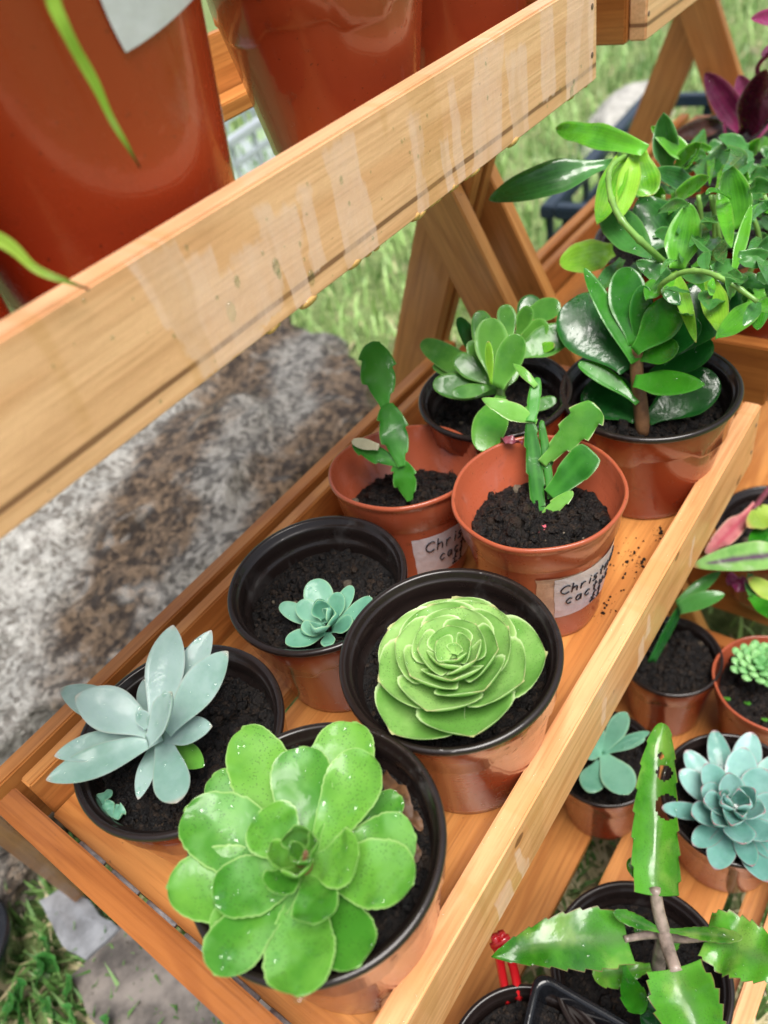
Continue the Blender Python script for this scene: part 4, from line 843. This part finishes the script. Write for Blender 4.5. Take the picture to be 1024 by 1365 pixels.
# purple and dusky trailing plants further along the second stand
for (cx, cy, D_, lab, key) in ((985, 172, .12, 'black-rimmed pot with upright purple pointed leaves on the second stand, top right', 'p'), (1010, 222, .12, 'black-rimmed pot of dusky trailing stems between the purple plant and the green trailing plant', 'd'), (1040, 300, .12, 'dark pot with small grey-green trailing leaves at the right edge beside the bright green plant', 'g')):
    c_ = at(cx, cy, -.345)
    Tt = pot(c_.x, c_.y, D_, -.345, FM, lab, 'potted_purple_plant' if key == 'p' else 'potted_trailing_plant', crumbs=50, soil_d=.012)
    if key == 'p':
        plant_leaves(Tt, [(940, 97, 34, -.27, (993, 178, -.335), dict(arch=.12)), (1022, 92, 44, -.245, (995, 178, -.335)), (1045, 110, 40, -.25, (1000, 178, -.335)), (965, 120, 26, -.29, (990, 178, -.335)), (895, 184, 26, -.32, (965, 165, -.325), dict(mat=M_PURPD, arch=.1)), (1001, 25, 26, -.20, (1060, 30, -.22), dict(arch=.1)), (1015, 75, 16, -.24, (1040, 60, -.24)), (985, 100, 30, -.28, (1010, 172, -.33))], M_PURP, k=(.3, 1), drops=2, prof=(.45, .45, .65, 1), fold=.2, thick=.0012)
        stem(Tt, [at(1000, 178, -.335), at(1010, 110, -.27), at(1012, 85, -.25), at(1040, 60, -.23)], .0022, M_PURP)
    else:
        RR = []
        for i in range(18):
            bx_, by_ = cx + random.uniform(-45, 45), cy + random.uniform(-25, 35); an = random.uniform(0, 6.28); z = random.uniform(-.335, -.31)
            RR.append((bx_ + 26 * math.cos(an), by_ + 22 * math.sin(an), random.uniform(12, 20), z + .01, (bx_, by_, z), dict(mat=random.choice([M_TRADD, M_PURPD, M_JADE2] if key == 'd' else [M_TRADD, M_TRAD, M_BLUEG]))))
        plant_leaves(Tt, RR, M_TRADD, k=(.5, .8), drops=1, prof=(.4, .42, .6, 1), thick=.0012)
        if key == 'd': stem(Tt, [at(1040, 150, -.31), at(1010, 185, -.315), at(985, 205, -.32), at(970, 190, -.315), at(965, 165, -.31)], .0018, M_PURP)
# ---------------------------------------------------------------- loose soil on the shelves
g = G()
for _ in range(200):
    c_ = random.choice([(800, 810, 40), (845, 745, 26), (835, 750, 50), (880, 712, 16), (860, 800, 60)]); p = at(c_[0] + random.gauss(0, c_[2] / 3), c_[1] + random.gauss(0, c_[2] / 3), FM); p.z = FM + .0004
    if p.y < .1255: continue
    chunk(g, p, .0003 + .0013 * random.random() ** 4)
top('spilt_soil', g, M_SOIL, kind='stuff')
# ---------------------------------------------------------------- ground, rock, stones, crates, grass
def groundm():
    m = M('grass_ground'); o = m.obj(); n = m.noise(o, 9, 6, .65); n2 = m.noise(o, 55, 5, .7); n3 = m.noise(o, 2.3, 3)
    c = m.mix(m.step(n2, .3, .7), (.10, .17, .04), (.36, .46, .17)); c = m.mix(m.step(n, .52, .68), c, (.30, .28, .16)); c = m.mix(m.math('MULTIPLY', m.step(n3, .5, .65), .5), c, (.32, .42, .16))
    m.P(Base_Color=c, Roughness=.8, Normal=m.bump(n2, 1, .02)); return m.m
g = G(); n_ = 90; vs, fs = [], []
xs = [-25 + 50 * (.5 + .5 * ((2 * i / n_ - 1) ** 3)) for i in range(n_ + 1)]
for x in xs:
    for y in xs: vs.append((x + .5, y + .5, -H + .006 * rnd_noise((x, y, 0), 4)))
fs = [(i * (n_ + 1) + j, (i + 1) * (n_ + 1) + j, (i + 1) * (n_ + 1) + j + 1, i * (n_ + 1) + j + 1) for i in range(n_) for j in range(n_)]
g.put(vs, fs); go = link('ground', g.mesh('ground'), groundm(), None, (0, 0, H)); go['kind'] = 'structure'
def grassm():
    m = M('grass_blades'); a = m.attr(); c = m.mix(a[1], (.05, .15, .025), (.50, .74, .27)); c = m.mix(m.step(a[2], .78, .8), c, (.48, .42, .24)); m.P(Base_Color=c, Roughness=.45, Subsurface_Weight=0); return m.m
g = G(); vs, fs, cs_ = [], [], []; rg = np.random.RandomState(3)
def blade(x, y, hmax, straw=0.):
    h = hmax * rg.uniform(.5, 1); a_ = rg.uniform(0, 6.28); lean = rg.uniform(.2, .9) * h; wd = .0022 * rg.uniform(.6, 1.4) * (1 + hmax * 4)
    dx, dy = math.cos(a_), math.sin(a_); q = len(vs); b2 = rg.uniform(0, .3) if x < .45 else min(1, max(0, rg.uniform(.3, .9) + .9 * noise.noise(Vector((x * 3, y * 3, 2))))); st = 1.0 if rg.uniform() < straw else rg.uniform(0, .75)  # far blades lighter: the brightness of the distant lawn is put into their colour
    sx, sy = -dy * wd, dx * wd
    if st == 1.0: lean = h * 1.3; h *= .3
    vs.extend([(x - sx, y - sy, -H), (x + sx, y + sy, -H), (x + dx * lean * .35 + sx * .8, y + dy * lean * .35 + sy * .8, -H + h * .65), (x + dx * lean * .35 - sx * .8, y + dy * lean * .35 - sy * .8, -H + h * .65), (x + dx * lean, y + dy * lean, -H + h)])
    fs.extend([(q, q + 1, q + 2, q + 3), (q + 3, q + 2, q + 4)]); cs_.extend([(0, b2, st, 1)] * 5)
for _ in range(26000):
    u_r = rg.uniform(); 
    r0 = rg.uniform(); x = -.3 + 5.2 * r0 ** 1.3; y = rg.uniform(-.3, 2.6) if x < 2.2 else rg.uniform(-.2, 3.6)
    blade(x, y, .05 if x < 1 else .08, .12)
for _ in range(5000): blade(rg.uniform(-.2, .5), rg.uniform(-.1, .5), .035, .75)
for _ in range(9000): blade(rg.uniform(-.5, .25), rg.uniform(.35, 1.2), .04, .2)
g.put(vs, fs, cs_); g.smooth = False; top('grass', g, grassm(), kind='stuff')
def rockm():
    m = M('rock'); o = m.obj(); s = m.n('SeparateXYZ', i={0: o}).outputs
    warp = m.math('MULTIPLY', m.noise(o, 5, 4, .6), .35)
    q = m.math('ADD', m.math('ADD', m.math('SUBTRACT', s[1], m.math('MULTIPLY', s[0], .4)), .838), m.math('MULTIPLY', m.math('SUBTRACT', m.noise(o, 6, 5, .65), .5), .22))
    n = m.noise(o, 42, 6, .7); n2 = m.noise(o, 22, 5, .7)
    vc = m.n('TexVoronoi', i={'Scale': 150.0, 'Vector': o}).outputs['Color']; vb = m.n('SeparateColor', i={0: vc}).outputs[0]; vb2 = m.n('SeparateColor', i={0: m.n('TexVoronoi', i={'Scale': 55.0, 'Vector': o}).outputs['Color']}).outputs[1]
    n = m.math('ADD', m.math('MULTIPLY', n, .45), m.math('ADD', m.math('MULTIPLY', vb, .33), m.math('MULTIPLY', vb2, .22)))
    grey = m.mix(m.step(n, .3, .68), (.09, .082, .072), (.40, .38, .345))
    br = m.mix(m.step(n, .32, .7), (.035, .022, .014), (.25, .17, .105))
    pale = m.mix(m.step(n, .3, .65), (.22, .20, .175), (.58, .57, .53))
    c = m.mix(m.step(q, .47, .52), br, grey); c = m.mix(m.step(q, .56, .60), c, br); c = m.mix(m.step(q, .67, .73), c, pale)
    c = m.mix(m.math('MULTIPLY', m.step(n2, .55, .66), .55), c, grey)
    m.P(Base_Color=c, Roughness=.55, Normal=m.bump(m.math('ADD', n, n2), 1.0, .035), Coat_Weight=.35, Coat_Roughness=.25); return m.m
def boulder(name, c, size, seed, mat, label, cat='rock', rotz=0, sub=5, flat=1.0, box=.0):
    import bmesh
    bm = bmesh.new(); bmesh.ops.create_icosphere(bm, subdivisions=sub, radius=1)
    for v in bm.verts:
        p = v.co.copy()
        if box: mx = max(abs(p.x), abs(p.y), abs(p.z)); p = p.lerp(p / mx, box)
        k = 1 + .22 * noise.noise(p * 1.3 + Vector((seed, 0, 0))) + .12 * noise.noise(p * 3.5 + Vector((0, seed, 0))) - .09 * abs(noise.noise(p * 6 + Vector((seed, seed, 0)))) + .05 * noise.noise(p * 14) + .022 * noise.noise(p * 32)
        p = p * k; v.co = Vector((p.x * size[0], p.y * size[1], p.z * size[2]))
    me = bpy.data.meshes.new(name); bm.to_mesh(me); bm.free()
    for p in me.polygons: p.use_smooth = True
    o = link(name, me, mat, None, (c[0], c[1], c[2] + H)); o.rotation_euler.z = rotz
    return props(o, label, cat)
MR = rockm()
boulder('boulder', (.33, .97, -.86), (.55, .38, .27), 4.2, MR, 'long mottled grey and brown boulder lying in the grass behind the shelf', sub=6, box=.35)
boulder('pale_rock', (2.42, 1.0, -.86), (.28, .11, .09), 8.1, simple('pale_stone', (.40, .39, .36), .7, .25, 25, .8), 'pale whitish rock beyond the blue-grey crate at the top', 'rock')
def slab(name, pts, z, th, mat, label):
    g = G(); g.smooth = False; P_ = [at(px_, py_, z) for (px_, py_) in pts]; n = len(P_); ring = []
    for i in range(n):
        for k in range(8):
            q = P_[i].lerp(P_[(i + 1) % n], k / 8); ring.append(q + Vector((rnd_noise(q, 30, 3), rnd_noise(q, 30, 7), 0)) * .008)
    m = len(ring); c = sum(ring, Vector()) / m
    vs = [q for q in ring] + [Vector((q.x, q.y, z - th)) for q in ring] + [c + (q - c) * .5 + Vector((0, 0, .002)) for q in ring] + [c]
    fs = [(i, (i + 1) % m, m + (i + 1) % m, m + i)[::-1] for i in range(m)] + [(i, (i + 1) % m, 2 * m + (i + 1) % m, 2 * m + i) for i in range(m)] + [(2 * m + i, 2 * m + (i + 1) % m, 3 * m) for i in range(m)]
    g.put(vs, fs); return top(name, g, mat, label, 'paving stone', 'stone slabs set in the grass')
slab('stone_slab', [(52, 1208), (88, 1182), (162, 1238), (112, 1284)], -.815, .03, simple('pale_slab', (.24, .25, .27), .5, .3, 40, .8, .2), 'small pale grey stone slab in the grass at the lower left')
slab('stone_slab', [(92, 1306), (165, 1232), (330, 1290), (430, 1420), (230, 1480), (150, 1400)], -.820, .03, simple('brown_slab', (.15, .13, .115), .5, .65, 26, 1.0, .25), 'large brown-grey mottled stone slab below the end of the shelf')
# clover-like weed at the lower left
T = Thing('weed', at(50, 1320, -.84), 'bright green broad-leaved weed growing in the grass at the lower left', 'weed')
gr_ = [(20, 1330, 40), (62, 1285, 44), (35, 1350, 50), (75, 1345, 40), (48, 1300, 36), (100, 1360, 44), (140, 1375, 36), (70, 1268, 34), (10, 1345, 36), (85, 1320, 30)]
for (x_, y_, w_) in gr_:
    b_0 = at(x_ + random.uniform(-14, 14), y_ + 12, -.835); tp = at(x_ + random.uniform(-16, 16), y_ - 16, -.80)
    g = G(); leaf(g, b_0, tp, w_ * depth(tp) / F * .9, (0, 0, 1), prof=(.4, .55, .45, 1), wave=.08, thick=.001); T.add('leaf', g, M_TRADD)
    g = G(); tube(g, [at(50, 1325, -.85), b_0], .0012, 5); T.add('stem', g, M_STEM_G)
pp = at(-20, 1290, -.845)
T = Thing('plant_pot', (pp.x, pp.y, -H), 'dark pot in the grass at the lower left edge, beside the weed', 'plant pot'); g = G(); lathe(g, (pp.x, pp.y, -.78), [(.038, -.005), (.055, 0), (.058, -.002), (.057, -.01), (.042, -.069), (.001, -.069)], 40); T.add('pot', g, M_BLACK); T.add('soil', soil_mesh((pp.x, pp.y, -.79), .05, .001, 40), M_SOIL)
# crates
def crate(c, size, rz, label, mat, bars=7, name='crate', group=None):
    T = Thing(name, (c[0], c[1], -H), label, 'crate', group); Rm = Matrix.Rotation(rz, 3, 'Z'); L, Wd, Hh = size
    def b(nm, cc, sz, m_=mat, extra=None): board(T, nm, Vector((c[0], c[1], -H)) + Rm @ Vector(cc), sz, m_, Rm @ (extra or Matrix.Identity(3)), .003)
    t = .012
    b('floor', (0, 0, .008), (L - .03, Wd - .03, .012))
    for s in (-1, 1):
        b('rim', (0, s * (Wd / 2 - .014), Hh - .012), (L, .028, .024)); b('rim', (s * (L / 2 - .014), 0, Hh - .0125), (Wd - .058, .028, .024), extra=RZ90)
        for fr_ in (.10, .38, .66):
            b('side_bar', (0, s * (Wd / 2 - .012), Hh * fr_), (L - .02, t, Hh * .09)); b('side_bar', (s * (L / 2 - .012), 0, Hh * fr_ + .001), (Wd - .05, t, Hh * .09), extra=RZ90)
        for k in range(bars):
            xx = -L / 2 + .02 + (L - .04) * k / (bars - 1); b('post', (xx, s * (Wd / 2 - .0125), Hh / 2 - .01), (.022, .009, Hh - .03))
        for k in range(4):
            yy = -Wd / 2 + .05 + (Wd - .1) * k / 3; b('post', (s * (L / 2 - .0125), yy, Hh / 2 - .01), (.009, .02, Hh - .03))
    return T
M_CR = plastic('blue_grey_plastic', (.022, .038, .06), .35, .5, dirt_amt=.2)
M_CRP = plastic('pale_grey_plastic', (.50, .55, .60), .4, .4, dirt_amt=.15)
crate((1.60, .52, 0), (.62, .40, .25), math.radians(5), 'blue-grey slatted plastic crate in the grass behind the trailing green plant', M_CR, group='plastic crates on the grass')
crate((1.9, 2.15, 0), (.75, .5, .22), math.radians(10), 'pale grey crate seen in the gap between the two orange pots at the top', M_CRP, group='plastic crates on the grass')
